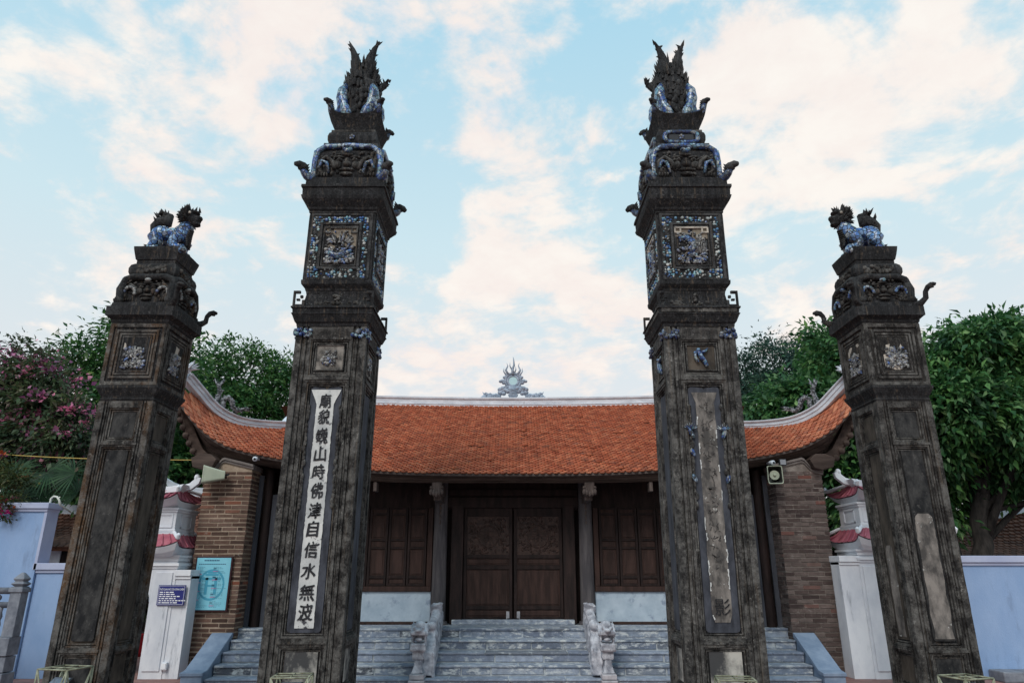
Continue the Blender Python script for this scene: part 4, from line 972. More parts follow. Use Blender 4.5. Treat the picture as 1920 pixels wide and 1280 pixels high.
# stone balustrade at the far left
t = thing('stone_balustrade', (-8.2, 11, 0), 'grey carved stone balustrade in front of the tall lavender wall', 'balustrade')
xr = -7.33
MB().box(-12, xr, 10.94, 11.22, 0, .28).box(-12, xr - .02, 10.97, 11.2, .29, .50).box(-12, xr - .01, 10.95, 11.21, .51, .76).build('base_wall', M['rail_stone'], t, bevel=.01, jitter=.005, cut=.3)
for k in range(3):
    x = xr - .09 - 1.6 * k
    mb = MB(); mb.squares([(.76, .085), (1.46, .085)], x, 11.08); mb.squares([(1.38, .105), (1.44, .105)], x, 11.08); mb.squares([(1.46, .06), (1.50, .10), (1.53, .06), (1.57, .085), (1.62, .05), (1.66, .02)], x, 11.08)
    mb.build('newel', M['rail_stone'], t, bevel=.008)
mb = MB()
for z, r in ((1.40, .05), (1.20, .045)): mb.tube([(-12, 11.08, z), (xr - .16, 11.08, z)], r, 10)
mb.build('hand_rail', M['rail_stone'], t, smooth=True)
for k in range(9):
    x = xr - .32 - .17 * k - (.12 if k > 7 else 0)
    mb = MB(); mb.tube([(x, 11.08, .76), (x, 11.08, .80), (x, 11.08, .86), (x, 11.08, .92), (x, 11.08, .98), (x, 11.08, 1.04), (x, 11.08, 1.10), (x, 11.08, 1.19)], [.05, .05, .03, .045, .03, .045, .03, .04], 8); mb.build('baluster', M['rail_stone'], t, smooth=True)
for k in range(4): 
    x = xr - .4 - .36 * k; MB().ell((x, 11.08, 1.30), (.06, .05, .05)).build('rail_block', M['rail_stone'], t, smooth=True)

# small roofed houses seen beyond the walls
def small_house(x0, x1, y, ze, zr, label, wallm='white', tilem='tile_far'):
    t = thing('small_house', ((x0 + x1) / 2, y + 1.5, 0), label, 'house')
    MB().box(x0 + .3, x1 - .3, y + .4, y + 2.6, 0, ze + .1).build('wall', M[wallm], t)
    mb = MB()
    def rp(u, v):
        a = abs(2 * u - 1); return Vector((x0 + (x1 - x0) * u, y + 1.5 * v, ze + (zr - ze) * v - .12 * math.sin(math.pi * v) + .35 * a ** 4 * (1 - .4 * v)))
    mb.grid(rp, 30, 8); mb.grid(lambda u, v: Vector((rp(u, v).x, 2 * (y + 1.5) - rp(u, v).y, rp(u, v).z)), 30, 8)
    r_ = mb.build('roof', M[tilem], t); md = r_.modifiers.new('s', 'SOLIDIFY'); md.thickness = .1; md.offset = -1
    tl = MB(); n = int((x1 - x0) / .16)
    for i in range(n):
        for j in range(14):
            if i / n > 1 or j > 13: continue
            p = rp(min(1, (i + .5 * (j % 2) + .3) / n), j / 14); tl.cbox(p + Vector((0, .03, .035)), (.13, .2, .03), Matrix.Rotation(R(24), 3, 'X'))
    tl.build('roof_tiles', M['tile_brown'], r_, fix=False)
    mb = MB(); sweep(mb, [rp(u / 16, 1) + Vector((0, 0, .3 * abs(u / 8 - 1) ** 3)) for u in range(17)], [(-.1, -.1), (.1, -.1), (.1, .16), (-.1, .16)]); mb.build('roof_ridge', M['ridge'], r_)
    mb = MB()
    for k in range(3):
        xw = x0 + (x1 - x0) * (.22 + .28 * k); f = MB(); f.box(xw - .22, xw + .22, y + .36, y + .41, ze - .75, ze - .02); w = f.build('window', M['wood'], t)
        MB().box(xw - .28, xw - .22, y + .33, y + .41, ze - .8, ze + .04).box(xw + .22, xw + .28, y + .33, y + .41, ze - .8, ze + .04).box(xw - .28, xw + .28, y + .33, y + .41, ze - .84, ze - .76).build('window_frame', M['white'], w)
    return t
M['tile_brown'] = island_mat('brown_old_tile', [(0, (.085, .036, .024)), (.5, (.14, .058, .036)), (1, (.19, .085, .055))], .9, .3, 50)
small_house(-12.6, -8.6, 17.0, 2.22, 3.12, 'small house with brown tiled roof behind the tall lavender wall')
small_house(9.6, 14.5, 18.0, 2.0, 3.1, 'small house with brown tiled roof behind the right blue wall')
# rear wing of the temple court glimpsed past the left gate
small_house(-9.6, -6.0, 17.2, 2.5, 3.6, 'small tiled side building behind the left white gate', 'white', 'tile_far')

# yellow wire and white hose
t = thing('overhead_wire', (-7, 12.9, 3.6), 'thin yellow wire strung across the trees on the left', 'wire')
a, b = P(-80, 846, 12.9), P(384, 862, 12.9); pts = [a.lerp(b, i / 12) - Vector((0, 0, .05 * math.sin(math.pi * i / 12))) for i in range(13)]
MB().tube(pts, .008, 6).build('wire_strand', M['wire'], t, smooth=True)
pts = [P(94, 942, 12.65), P(96, 934, 12.65), P(101, 930, 12.65), P(107, 931, 12.65), P(111, 937, 12.65), P(113, 946, 12.65)]
pts = [pts[0] - Vector((0, 0, .06))] + pts + [P(122, 952, 12.9), P(134, 960, 13.3)]
t = thing('white_hose', tuple(pts[0]), 'white hose looped over the end of the tall lavender wall', 'hose'); MB().tube(pts, .018, 8).build('hose_tube', M['hose'], t, smooth=True)

# ================================================================== the four gate pillars
YC = 9.69
def pillar(s, tall, label, seed, stone):
    rr = random.Random(seed); rs = lambda a, b: rr.uniform(a, b)
    CX = 2.59 if tall else 5.37; lean = (.0085 if s < 0 else -.0055) if tall else (.011 if s < 0 else -.001)
    t = thing('gate_pillar', (s * CX, YC, 0), label, 'pillar', 'black gate pillars in a row')
    def X(z): return s * (CX - lean * z)
    def zl(py, hw): return ZL(py, YC - hw)
    S = M[stone]; K = M['stone_cap']
    def stack(name, prof, mat, parent=t, jit=.006, bev=.0, cut=.12):
        mb = MB(); mb.rings([[(X(p[0]) + a * p[1], YC + b * p[1], p[0]) for a, b in ((-1, -1), (1, -1), (1, 1), (-1, 1))] for p in prof])
        return mb.build(name, mat, parent, bevel=bev, jitter=jit, cut=cut)
    def face(k, u, n, z):
        """point on side k (0 front, 1 right, 2 back, 3 left): u across, n out from the axis"""
        q = [(u, -n), (n, u), (-u, n), (-n, -u)][k]; return Vector((X(z) + q[0], YC + q[1], z))
    def fbox(mb, k, u0, u1, n0, n1, z0, z1):
        vs = [face(k, u, n, z) for z in (z0, z1) for u, n in ((u0, n1), (u1, n1), (u1, n0), (u0, n0))]
        mb.add(vs, [(0, 3, 2, 1), (4, 5, 6, 7), (0, 1, 5, 4), (1, 2, 6, 5), (2, 3, 7, 6), (3, 0, 4, 7)])
    def frame(mb, k, hw, z0, z1, w, n0, n1):
        fbox(mb, k, -hw, -hw + w, n0, n1, z0, z1); fbox(mb, k, hw - w, hw, n0, n1, z0, z1)
        fbox(mb, k, -hw + w, hw - w, n0, n1 - .003, z0, z0 + w); fbox(mb, k, -hw + w, hw - w, n0, n1 - .003, z1 - w, z1)
    inner = 1 if s < 0 else 3; sides = (0, 1, 3, 2)
    if tall:
        H0 = .495; Zs = zl(612, .485)
        cuts = dict(a=(zl(703, .49), zl(636, .49)), b=(zl(1196, .49), zl(716, .49)), c=(.30, zl(1213, .49)))
        oh = .275
    else:
        H0 = .375; Zs = zl(752, .36)
        cuts = dict(a=(zl(826, .36), zl(764, .36)), b=(zl(1214, .36), zl(837, .36)), c=(.30, zl(1226, .36)))
        oh = .205 if tall else .215
    dep = .055
    # plinth and core
    mb = MB(); mb.box(s * CX - H0 - .10, s * CX + H0 + .10, YC - H0 - .10, YC + H0 + .10, 0, .14); mb.build('plinth', K, t, jitter=.01, cut=.15)
    mb = MB(); mb.rings([[(X(z) + a * (H0 - dep), YC + b * (H0 - dep), z) for a, b in ((-1, -1), (1, -1), (1, 1), (-1, 1))] for z in (.1, Zs)])
    mb.build('shaft_core', M['panel_brown'] if 'rust' in stone else K, t, jitter=.005)
    # corner pilasters with their flutes, and the rails between panels
    mb = MB(); W_ = H0 - oh
    for ax in (-1, 1):
        for ay in (-1, 1):
            def lb(o0, o1, n0, n1, z0, z1):   # a fillet on both faces of this corner
                for swap in (0, 1):
                    vs = []
                    for z in (z0, z1):
                        for u, n in ((o0, n1), (o1, n1), (o1, n0), (o0, n0)):
                            x_, y_ = (ax * u, ay * n) if swap == 0 else (ax * n, ay * u); vs.append((X(z) + x_, YC + y_, z))
                    mb.add(vs, [(0, 3, 2, 1), (4, 5, 6, 7), (0, 1, 5, 4), (1, 2, 6, 5), (2, 3, 7, 6), (3, 0, 4, 7)])
            h = H0
            x0, x1 = ax * (h - .085), ax * h; y0, y1 = ay * (h - .085), ay * h
            vs = [(X(z) + a, YC + b, z) for z in (.1, Zs) for a, b in ((min(x0, x1), min(y0, y1)), (max(x0, x1), min(y0, y1)), (max(x0, x1), max(y0, y1)), (min(x0, x1), max(y0, y1)))]
            mb.add(vs, [(0, 3, 2, 1), (4, 5, 6, 7), (0, 1, 5, 4), (1, 2, 6, 5), (2, 3, 7, 6), (3, 0, 4, 7)])
            wk = W_ - .085
            lb(h - .085 - wk * .18, h - .085 - .002, h - dep - .02, h - .028, .1, Zs)
            lb(h - .085 - wk * .50, h - .085 - wk * .24, h - dep - .02, h - .010, .1, Zs)
            lb(h - .085 - wk * .72, h - .085 - wk * .56, h - dep - .02, h - .024, .1, Zs)
            lb(h - .085 - wk * 1.0, h - .085 - wk * .76, h - dep - .02, h - .004, .1, Zs)
    for k in sides:
        zz = [.1] + [q for c in ('c', 'b', 'a') for q in cuts[c]] + [Zs]
        for i in range(0, len(zz), 2):
            fbox(mb, k, -oh - .006, oh + .006, H0 - dep - .02, H0 - .006, zz[i], zz[i + 1])
            if 0 < i < len(zz) - 2: fbox(mb, k, -oh - .03, oh + .03, H0 - dep, H0 + .006, (zz[i] + zz[i + 1]) / 2 - .016, (zz[i] + zz[i + 1]) / 2 + .016)
    mb.build('shaft', S, t, jitter=.0055, cut=.11)
    # inner mouldings of the panels
    mb = MB()
    for k in sides:
        for c in 'abc':
            z0, z1 = cuts[c]; frame(mb, k, oh, z0, z1, .022, H0 - dep - .01, H0 - .018); frame(mb, k, oh - .034, z0 + .034, z1 - .034, .016, H0 - dep - .01, H0 - .034)
    mb.build('panel_moulding', S, t, jitter=.004, cut=.12)
    NP = H0 - dep + .012
    def plaque(name, k, hw, z0, z1, mat, parent=t, n=NP, rnd_=0.0, top_scallop=False, jit=.004):
        pts = []
        for cxx, czz, a0 in ((hw - rnd_, z0 + rnd_, -90), (hw - rnd_, z1 - rnd_, 0), (-hw + rnd_, z1 - rnd_, 90), (-hw + rnd_, z0 + rnd_, 180)):
            for q in range(4 if rnd_ else 1): a = R(a0 + 30 * q); pts.append((cxx + rnd_ * math.cos(a), czz + rnd_ * math.sin(a)))
            if top_scallop and a0 == 0: pts.append((.02, z1 - .015)); pts.append((0, z1 - .035)); pts.append((-.02, z1 - .015))
        m_ = len(pts); mb = MB(); mb.v = [face(k, u, n, z) for u, z in pts] + [face(k, u, n - .03, z) for u, z in pts]
        mb.f = [list(range(m_)), list(range(m_, 2 * m_))[::-1]] + [[i, m_ + i, m_ + (i + 1) % m_, (i + 1) % m_] for i in range(m_)]
        return mb.build(name, mat, parent, jitter=jit, cut=.3)
    def relief(k, hw, z0, z1, n, count, parent, mat=None, size=(.02, .06)):
        mb = MB()
        for q in range(count):
            u, z = rs(-hw, hw), z0 + (z1 - z0) * (rr.random() ** 1.25)
            r_ = rs(*size); mb.ell(face(k, u, n, z), (r_ * rs(.5, 1.3), r_ * .6, r_ * rs(.35, 1)), 7, 5, Matrix.Rotation(rs(0, 3.1), 3, 'Y') if k in (0, 2) else Matrix.Rotation(rs(0, 3.1), 3, 'X'))
        return mb.build('relief_carving', mat or M['shard_grey'], parent, smooth=True)
    if tall:
        # --- couplet panel on the front
        z0, z1 = cuts['b']; hw = oh - .062
        for k in (0, inner):
            p = plaque('couplet_panel', k, hw, z0 + .06, z1 - .06, M['recess_blue'], rnd_=.05, top_scallop=True)
            if k == 0:
                if s < 0:
                    st = MB(); NN = 120
                    zz0, zz1 = zl(1177, .44), zl(731, .44)
                    def sw(f): return .118 + .007 * mnoise.noise(Vector((f * 30, 0, 0))) + .006 * mnoise.noise(Vector((f * 90, 3, 0))) + (.085 * max(0, (f - .935) / .065))
                    st.grid(lambda u, v: face(0, (2 * v - 1) * min(sw(u), hw - .004) + .0, NP + .010, zz0 + (zz1 - zz0) * u), NN, 4)
                    st.build('limewash_strip', M['limewash'], p)
                    NCH = 12; chars = '廟貌巍山時佛津自信水無波'; ys = [762, 785, 818, 851, 886, 923, 958, 990, 1029, 1072, 1107, 1146]
                    ys = [752, 782, 817, 851, 885, 920, 957, 991, 1030, 1069, 1109, 1147]
                    ins = MB()
                    for ch, py in zip(chars, ys):
                        vs, fs = text_geo(ch, 1, 0); x_ = [v.x for v in vs]; y_ = [v.y for v in vs]
                        zc = zl(py, .44); w_ = .145 + .035 * (py - 750) / 400; h_ = .195; cxm, cym = (max(x_) + min(x_)) / 2, (max(y_) + min(y_)) / 2
                        kx, ky = w_ / max(max(x_) - min(x_), .8), h_ / max(max(y_) - min(y_), .75)
                        sh_, up_ = rs(.0, .05), rs(.02, .07)
                        def brush(v, du, dw, dn):
                            nx = mnoise.noise_vector(Vector((v.x * 3.2 + py, v.y * 3.2, 0))) * .016; p_ = (v.x - cxm, v.y - cym)
                            return face(0, p_[0] * kx * (1 - .10 * p_[1]) + sh_ * p_[1] * .3 + nx.x + du, NP + .018 + dn, zc + p_[1] * ky * (1 + .12 * p_[0]) + up_ * p_[0] * .9 * kx + nx.y + dw)
                        for du, dw, dn in ((-.005, -.003, 0), (.005, .003, .0006), (.0, .005, .0012)): ins.add([brush(v, du, dw, dn) for v in vs], fs)
                    ins.build('inscription', M['ink'], p, fix=False)
                else:
                    st = MB(); zz0, zz1 = zl(1166, .44), zl(736, .44)
                    def sw(f): return (.125 + .012 * mnoise.noise(Vector((f * 16, 0, 5))) + .007 * mnoise.noise(Vector((f * 60, 1, 5)))) * (1 - .25 * max(0, 1 - f / .04)) + .05 * max(0, (f - .95) / .05)
                    st.grid(lambda u, v: face(0, (2 * v - 1) * sw(u), NP + .008, zz0 + (zz1 - zz0) * u), 60, 6)
                    
                    rim = MB()
                    for a in (-1, 1):
                        f = .01
                        while f < .97:
                            f2 = f + rs(.015, .07)
                            if rr.random() < .45 and f2 < .93:
                                for q in range(6):
                                    u0 = f + (f2 - f) * q / 6; u1 = f + (f2 - f) * (q + 1) / 6; w0 = rs(.004, .016)
                                    e0, e1 = a * sw(u0), a * sw(u1); z_0, z_1 = zz0 + (zz1 - zz0) * u0, zz0 + (zz1 - zz0) * u1
                                    rim.add([face(0, e0 - a * w0, NP + .017, z_0), face(0, e0 + a * .003, NP + .017, z_0), face(0, e1 + a * .003, NP + .017, z_1), face(0, e1 - a * w0, NP + .017, z_1)], [(0, 1, 2, 3)])
                            f = f2 + rs(0, .03)
                    
                    ins = MB(); vs, fs = text_geo('影', .215, 0); zc = zl(1138, .44); x_ = [v.x for v in vs]; cxm = (max(x_) + min(x_)) / 2
                    ins.add([face(0, v.x - cxm + .01, NP + .020, zc - .075 + v.y) for v in vs], fs); ins.build('inscription', M['ink_solid'], p, fix=False)
                    ch = MB()   # weathered away strokes: scars of lost lettering
                    for q in range(10):
                        zc = zz1 - .22 - q * (zz1 - zz0 - .5) / 11
                        for w in range(11):
                            u, z = rs(-.07, .07), zc + rs(-.085, .085); ch.cbox(face(0, u, NP + .007, z), (rs(.02, .065), .014, rs(.006, .013)), Matrix.Rotation(rs(-1.6, 1.6), 3, 'Y'))
                    al = MB(); ids = []
                    for n_, q in enumerate((st, ch, rim)): al.add(q.v, q.f); ids += [n_] * len(q.f)
                    o_ = al.build('plaster_strip', [M['plaster_tan'], M['ink_faded'], M['limewash']], p, fix=False); o_.data.polygons.foreach_set('material_index', ids)
        # cloud and flower ornaments on both sides of the couplet
        for a in (-1, 1):
            mb = MB()
            for q in range(22):
                z = z1 - .35 - q * .062; mb.ell(face(0, a * (hw + rs(-.010, .016)), H0 - .028, z), (rs(.014, .028), .018, rs(.036, .055)), 7, 5)
            mb.build('edge_scrolls', M['stone_worn'], t, smooth=True)
        if s > 0:
            for a, zs_ in ((-1, (812, 848, 896)), (1, (814, 898))):
                for q, py in enumerate(zs_):
                    mb = MB(); z = zl(py, .47); c = face(0, a * (hw + .005), H0 - .01, z)
                    mb.ell(c, (.03, .02, .06 if q else .075), 8, 6, Matrix.Rotation(a * .4, 3, 'Y'))
                    if q == 0:
                        for w in range(8): an = R(20 * w - 70 + 90); mb.cone(c + Vector((0, 0, .05)), c + Vector((.11 * math.cos(an), -.015, .06 + .08 * math.sin(an))), .012, 5)
                    mb.build('insect_ornament', M['mosaic'], t, smooth=True)
        # small panel above, stained panel below
        for k in (0, inner):
            z0, z1 = cuts['a']; p = plaque('small_relief', k, oh - .075, z0 + .075, z1 - .07, M['relief_dim'] if s < 0 else M['panel_brown'], rnd_=.03)
            zc = (z0 + z1) / 2
            if s < 0:
                mb = MB()
                for q in range(70):
                    a, r_ = rs(0, 6.28), rs(0, .12); rad = rs(.012, .035); mb.ell(face(k, r_ * math.cos(a), NP + .012, zc - .01 + r_ * math.sin(a)), (rad, rad * .8, rad * .6), 7, 5, Matrix.Rotation(rs(0, 3), 3, 'Y'))
                mb.build('relief_carving', M['shard_grey'], p, smooth=True)
            else:
                mb = MB(); q_ = lambda u, z: face(k, u, NP + .03, zc + z)
                mb.tube([q_(-.06, .10), q_(-.02, .06), q_(.0, .0), q_(.04, -.05), q_(.07, -.13)], [.02, .03, .035, .03, .025], 7); mb.tube([q_(-.08, .08), q_(-.085, .0), q_(-.05, -.07)], .022, 7); mb.tube([q_(.0, .07), q_(.06, .09), q_(.1, .13)], [.025, .018, .008], 7); mb.ell(q_(-.03, .11), (.035, .025, .025))
                mb.build('relief_carving', M['mosaic_fine'], p, smooth=True)
            frame_ = MB(); frame(frame_, k, oh - .07, z0 + .068, z1 - .065, .014, NP - .01, NP + .022); frame_.build('relief_border', S, p)
            z0, z1 = cuts['c']; plaque('base_panel', k, oh - .075, z0 + .06, z1 - .055, M['plaster_stain'], jit=.006)
        # blue mosaic capitals of the corner pilasters
        zc = zl(625, .5); pc = {c_: MB() for c_ in ((-1, -1), (1, -1), (-1, 1), (1, 1))}
        for k, sx_, sy_ in ((0, (-1, 1), (-1, -1)), (1, (1, 1), (-1, 1)), (3, (-1, -1), (1, -1))):
            for a in (-1, 1):
                for q in range(18): pc[(sx_[(a + 1) // 2], sy_[(a + 1) // 2])].ell(face(k, a * (H0 - .08 + rs(-.13, .09)), H0 + rs(-.01, .02), zc + rs(-.055, .055)), (rs(.022, .036),) * 3, 7, 5)
        for c_ in pc: pc[c_].build('pilaster_capital', M['mosaic_dim'] if s > 0 else M['mosaic'], t, smooth=True)
    else:
        for k in (0, inner):
            z0, z1 = cuts['a']; plaque('small_panel', k, oh - .06, z0 + .055, z1 - .055, M['panel_dark'] if k == 0 else M['panel_brown'])
            z0, z1 = cuts['b']
            if k == 0: plaque('long_panel', k, oh - .075, z0 + .075, z1 - .045, M['panel_dark'], n=NP + .012, rnd_=.03)
            else: plaque('long_panel', k, oh - .085, z0 + .07, z1 - .05, M['panel_brown'])
            if s > 0:
                st = MB(); zz0 = z0 + .1; zz1 = zl(962, .36) if k == 0 else zl(1020, .36)
                def sw(f): return min(oh - .085, .122 + .016 * mnoise.noise(Vector((f * 7, 0, 9))) + .010 * mnoise.noise(Vector((f * 25, 2, 9)))) * (1 - max(0, (f - .95) / .05) ** 2 * .45)
                st.grid(lambda u, v: face(k, (2 * v - 1) * sw(u) * (.75 if k else 1), NP + .018 if k == 0 else NP + .006, zz0 + (zz1 - zz0) * u), 50, 6); st.build('repair_plaster', M['plaster_tan'], t, jitter=.004)
            z0, z1 = cuts['c']; plaque('base_panel', k, oh - .06, z0 + .05, z1 - .05, M['panel_brown'] if k else M['panel_dark'], jit=.006)

    # ---------------- upper part
    def band(k, pts, r, parent, mat, n):
        mb = MB(); mb.tube([face(k, u, n, z) for u, z in pts], r, 8); return mb.build('mosaic_band', mat, parent, smooth=True)
    def corner_head(z, hw, sc_, parent, reach=.17, rise=.2):
        """dragon neck rising from each corner and its head"""
        for ax in (-1, 1):
            for ay in (-1, 1):
                d = Vector((ax, ay, 0)).normalized(); o = Vector((X(z) + ax * hw, YC + ay * hw, z)); up = Vector((0, 0, 1))
                mb = MB(); q = lambda a, b: o + d * a * sc_ + up * b * sc_
                mb.tube([q(-.22, .06), q(-.08, .02), q(reach * .4, .0), q(reach * .8, .03), q(reach, .4 * rise + .02), q(reach + .02, rise)], [.045 * sc_, .055 * sc_, .058 * sc_, .055 * sc_, .05 * sc_, .05 * sc_], 8)
                nk = mb.build('dragon_neck', M['mosaic_dim'] if tall else K, parent, smooth=True)
                hb = MB(); hb.ell(q(reach + .03, rise + .04), (.075 * sc_, .075 * sc_, .065 * sc_)); hb.tube([q(reach + .02, rise + .05), q(reach + .10, rise + .06), q(reach + .15, rise + .04)], [.06 * sc_, .05 * sc_, .03 * sc_], 7)
                for w in range(5): hb.cone(q(reach - .0 - .01 * w, rise + .05 - .03 * w), q(reach - .06 - .01 * w, rise + .13 - .04 * w), .03 * sc_, 5)
                hb.build('dragon_head', K, nk, smooth=True)
    def mask(k, zc, n, sc_, parent, mat):
        mb = MB(); q = lambda u, dz, dn=0: face(k, u * sc_, n + dn * sc_, zc + dz * sc_)
        for u, dz, r_ in ((0, -.02, (.07, .06, .05)), (0, .03, (.035, .05, .06)), (-.12, .05, (.05, .04, .035)), (.12, .05, (.05, .04, .035)), (0, -.13, (.13, .05, .03)), (0, -.20, (.11, .04, .035)),
                          (-.14, -.04, (.06, .05, .07)), (.14, -.04, (.06, .05, .07)), (-.13, .10, (.09, .04, .022)), (.13, .10, (.09, .04, .022)), (0, .15, (.10, .04, .03))):
            rx = (r_[0], r_[1], r_[2]) if k in (0, 2) else (r_[1], r_[0], r_[2]); mb.ell(q(u, dz), tuple(a * sc_ for a in rx), 10, 7)
        for u in (-.12, .12): mb.ell(q(u, .055, .035), (.022 * sc_,) * 3)
        for a in (-1, 1):
            mb.tube([q(a * .19, -.12), q(a * .24, .02), q(a * .34, .10), q(a * .43, .02), q(a * .42, -.14), q(a * .36, -.20)], [.035 * sc_, .04 * sc_, .04 * sc_, .04 * sc_, .035 * sc_, .02 * sc_], 7)
            for w in range(4): mb.ell(q(a * (.30 + .045 * w), -.21), (.02 * sc_, .025 * sc_, .04 * sc_))
            for w in range(26): mb.ell(q(a * rs(.12, .46), rs(-.2, .2)), (rs(.015, .04) * sc_, .02 * sc_, rs(.012, .03) * sc_), 6, 5, Matrix.Rotation(rs(0, 3), 3, 'Y' if k in (0, 2) else 'X'))
        return mb.build('guardian_mask', mat, parent, smooth=True)
    if tall:
        zA = zl(574, .57); 
        stack('lower_cornice', [(Zs - .01, .47), (Zs, .50), (zl(606, .5), .505), (zl(604, .5), .525), (zl(590, .56), .56), (zl(587, .57), .575), (zl(585, .57), .56), (zl(576, .57), .568), (zA - .02, .585), (zA, .585), (zA + .03, .52)], K)
        mb = MB()
        for k in sides:
            n_ = 13 if s > 0 else 0; fbox(mb, k, -.53, .53, .55, .568, zl(584.3, .57), zl(576.7, .57))
            for q in range(n_): fbox(mb, k, -.52 + q * .082, -.52 + q * .082 + .05, .55, .573, zl(584, .57), zl(577, .57))
        if s > 0: mb.build('key_fret', M['stone_worn'], t)
        # openwork corner tabs standing on the cornice
        for ax in (-1, 1):
            for ay in (-1, 1):
                mb = MB(); c = lambda a, b: Vector((X(zA) + ax * (.57 - a), YC + ay * .55, zA + b))
                for w in ((0, .0, .03, .24), (0.03, .0, .17, .035), (.03, .20, .10, .24), (.10, .13, .14, .17), (.13, .03, .17, .10), (.05, .09, .10, .12)):
                    p0, p1 = c(w[0], w[1]), c(w[2], w[3]); mb.box(min(p0.x, p1.x), max(p0.x, p1.x), p0.y - .02, p0.y + .02, p0.z, p1.z)
                mb.build('corner_tab', K, t, bevel=.006)
        zN0, zN1 = zA, zl(545, .43)
        stack('neck', [(zA - .01, .47), (zA + .06, .455), (zN1 - .06, .43), (zN1, .44)], K)
        mb = MB()
        for k in sides:
            for q in range(26): mb.ell(face(k, rs(-.40, .40), .44, zA + rs(.04, .12)), (rs(.02, .05), .025, rs(.015, .035)), 7, 5)
            for q in range(8): mb.ell(face(k, rs(-.07, .07), .455, zA + rs(.06, .22)), (rs(.02, .04), .03, rs(.02, .04)), 7, 5)
        mb.build('neck_carving', S, t, smooth=True)
        zB0, zB1 = zl(527, .5), zl(396, .5)
        box = stack('lantern_box', [(zN1 - .005, .445), (zN1 + .03, .455), (zN1 + .05, .475), (zB0 - .04, .50), (zB0, .505), (zB0 + .02, .505), (zB0 + .025, .49), (zB1 - .03, .485), (zB1 - .02, .50), (zB1, .50)], K)
        for k in (0, 1, 3):
            mb = MB(); hb = .5; ho = .455
            frame(mb, k, ho, zB0 + .03, zB1 - .03, .035, .48, .502); frame(mb, k, .305, zB0 + .19, zB1 - .19, .035, .48, .515); frame(mb, k, .255, zB0 + .24, zB1 - .24, .018, .48, .503)
            mb.build('box_frame', K, box, jitter=.003, cut=.2)
            # porcelain border between the two frames
            sh = MB(); zm0, zm1 = zB0 + .07, zB1 - .07; step_ = .038; frame(sh, k, .425, zB0 + .06, zB1 - .06, .115, .480, .4875)
            z = zm0
            while z < zm1:
                u = -.415
                while u < .42:
                    if abs(u) > .315 or z < zB0 + .185 or z > zB1 - .185:
                        ed = abs(abs(u) - .41) < .11 and (z < zm0 + .16 or z > zm1 - .16)
                        mid = abs(u) < .12 or abs(z - (zm0 + zm1) / 2) < .12
                        if rr.random() < (.95 if ed else .85 if mid else .5):
                            r_ = rs(.013, .027); rot = Matrix.Rotation(rs(0, 3), 3, 'Y' if k == 0 else 'X')
                            sh.ell(face(k, u + rs(-.012, .012), .49, z + rs(-.012, .012)), (r_ * rs(.7, 1.3), .02, r_ * rs(.6, 1.1)) if k == 0 else (.02, r_ * rs(.7, 1.3), r_ * rs(.6, 1.1)), 6, 4, rot)
                    u += step_
                z += step_
            pb = sh.build('porcelain_border', [M['shard'], K], box); pb.data.polygons.foreach_set('material_index', [1] * 24 + [0] * (len(pb.data.polygons) - 24))
            p = plaque('relief_panel', k, .235, zB0 + .26, zB1 - .26, M['relief_tan'], box, n=.487)
            zc = (zB0 + zB1) / 2; rel = MB(); q_ = lambda u, z, n=.50: face(k, u, n, z)
            for q in range(150):
                u, z = rs(-.21, .21), zB0 + .29 + (zB1 - zB0 - .62) * rr.random() ** 1.7; r_ = rs(.015, .045)
                rel.ell(q_(u, z), (r_ * rs(.4, 1.2), .022, r_ * rs(.3, .7)) if k == 0 else (.022, r_ * rs(.4, 1.2), r_ * rs(.3, .7)), 7, 5, Matrix.Rotation(rs(-1.2, 1.2), 3, 'Y' if k == 0 else 'X'))
            if s < 0:
                for q in range(22): a = R(rs(15, 165)); c0 = q_(.12 * math.cos(a), zc + .02 + .05 * math.sin(a)); rel.cone(c0, q_(.22 * math.cos(a), zc + .02 + .2 * math.sin(a)), .018, 5)
            else:
                for q in range(9): u = -.02 + q * .026; rel.tube([q_(u, zc - .12), q_(u + .01 * math.sin(q), zc + .02), q_(u + .02, zc + .12 - .01 * abs(q - 4))], [.014, .013, .006], 5)
            rel.build('relief_carving', M['shard_grey'], p, smooth=True)
            bl = MB()
            if s < 0: bl.tube([q_(-.20, zc - .11), q_(-.11, zc - .13), q_(-.02, zc - .17), q_(.07, zc - .13), q_(.19, zc - .07)], [.03, .045, .06, .04, .02], 8)
            else: bl.tube([q_(-.19, zc + .11), q_(-.08, zc + .13), q_(.01, zc + .06), q_(.02, zc - .04), q_(-.03, zc - .12)], [.03, .045, .05, .045, .03], 8)
            for q in range(12): bl.ell(q_(rs(-.2, .2), zB0 + .30 + rs(0, .16)), (rs(.02, .04), .025, rs(.015, .03)))
            bl.build('blue_carving', M['mosaic_fine'], p, smooth=True)
            fr_ = MB(); fbox(fr_, k, -.24, .24, .487, .512, zB1 - .285, zB1 - .262)
            for a in (-1, 1): frame_ = None; fbox(fr_, k, a * .2 - .045, a * .2 + .045, .487, .510, zB1 - .36, zB1 - .34); fbox(fr_, k, a * .24 - .012, a * .24 + .012, .487, .511, zB1 - .36, zB1 - .27); fbox(fr_, k, a * .16 - .012, a * .16 + .012, .487, .509, zB1 - .36, zB1 - .29)
            fr_.build('valance', M['relief_pale'] if s > 0 else S, p)
        zC0, zC1 = zl(365, .61), zl(345, .62)
        stack('upper_cornice', [(zB1 - .005, .48), (zB1 + .03, .515), (zB1 + .06, .52), (zC0 - .05, .60), (zC0, .615), (zC0 + .012, .60), (zC1 - .05, .605), (zC1 - .04, .625), (zC1, .625), (zC1 + .005, .58), (zl(333, .57), .575), (zl(333, .57) + .01, .52)], K)
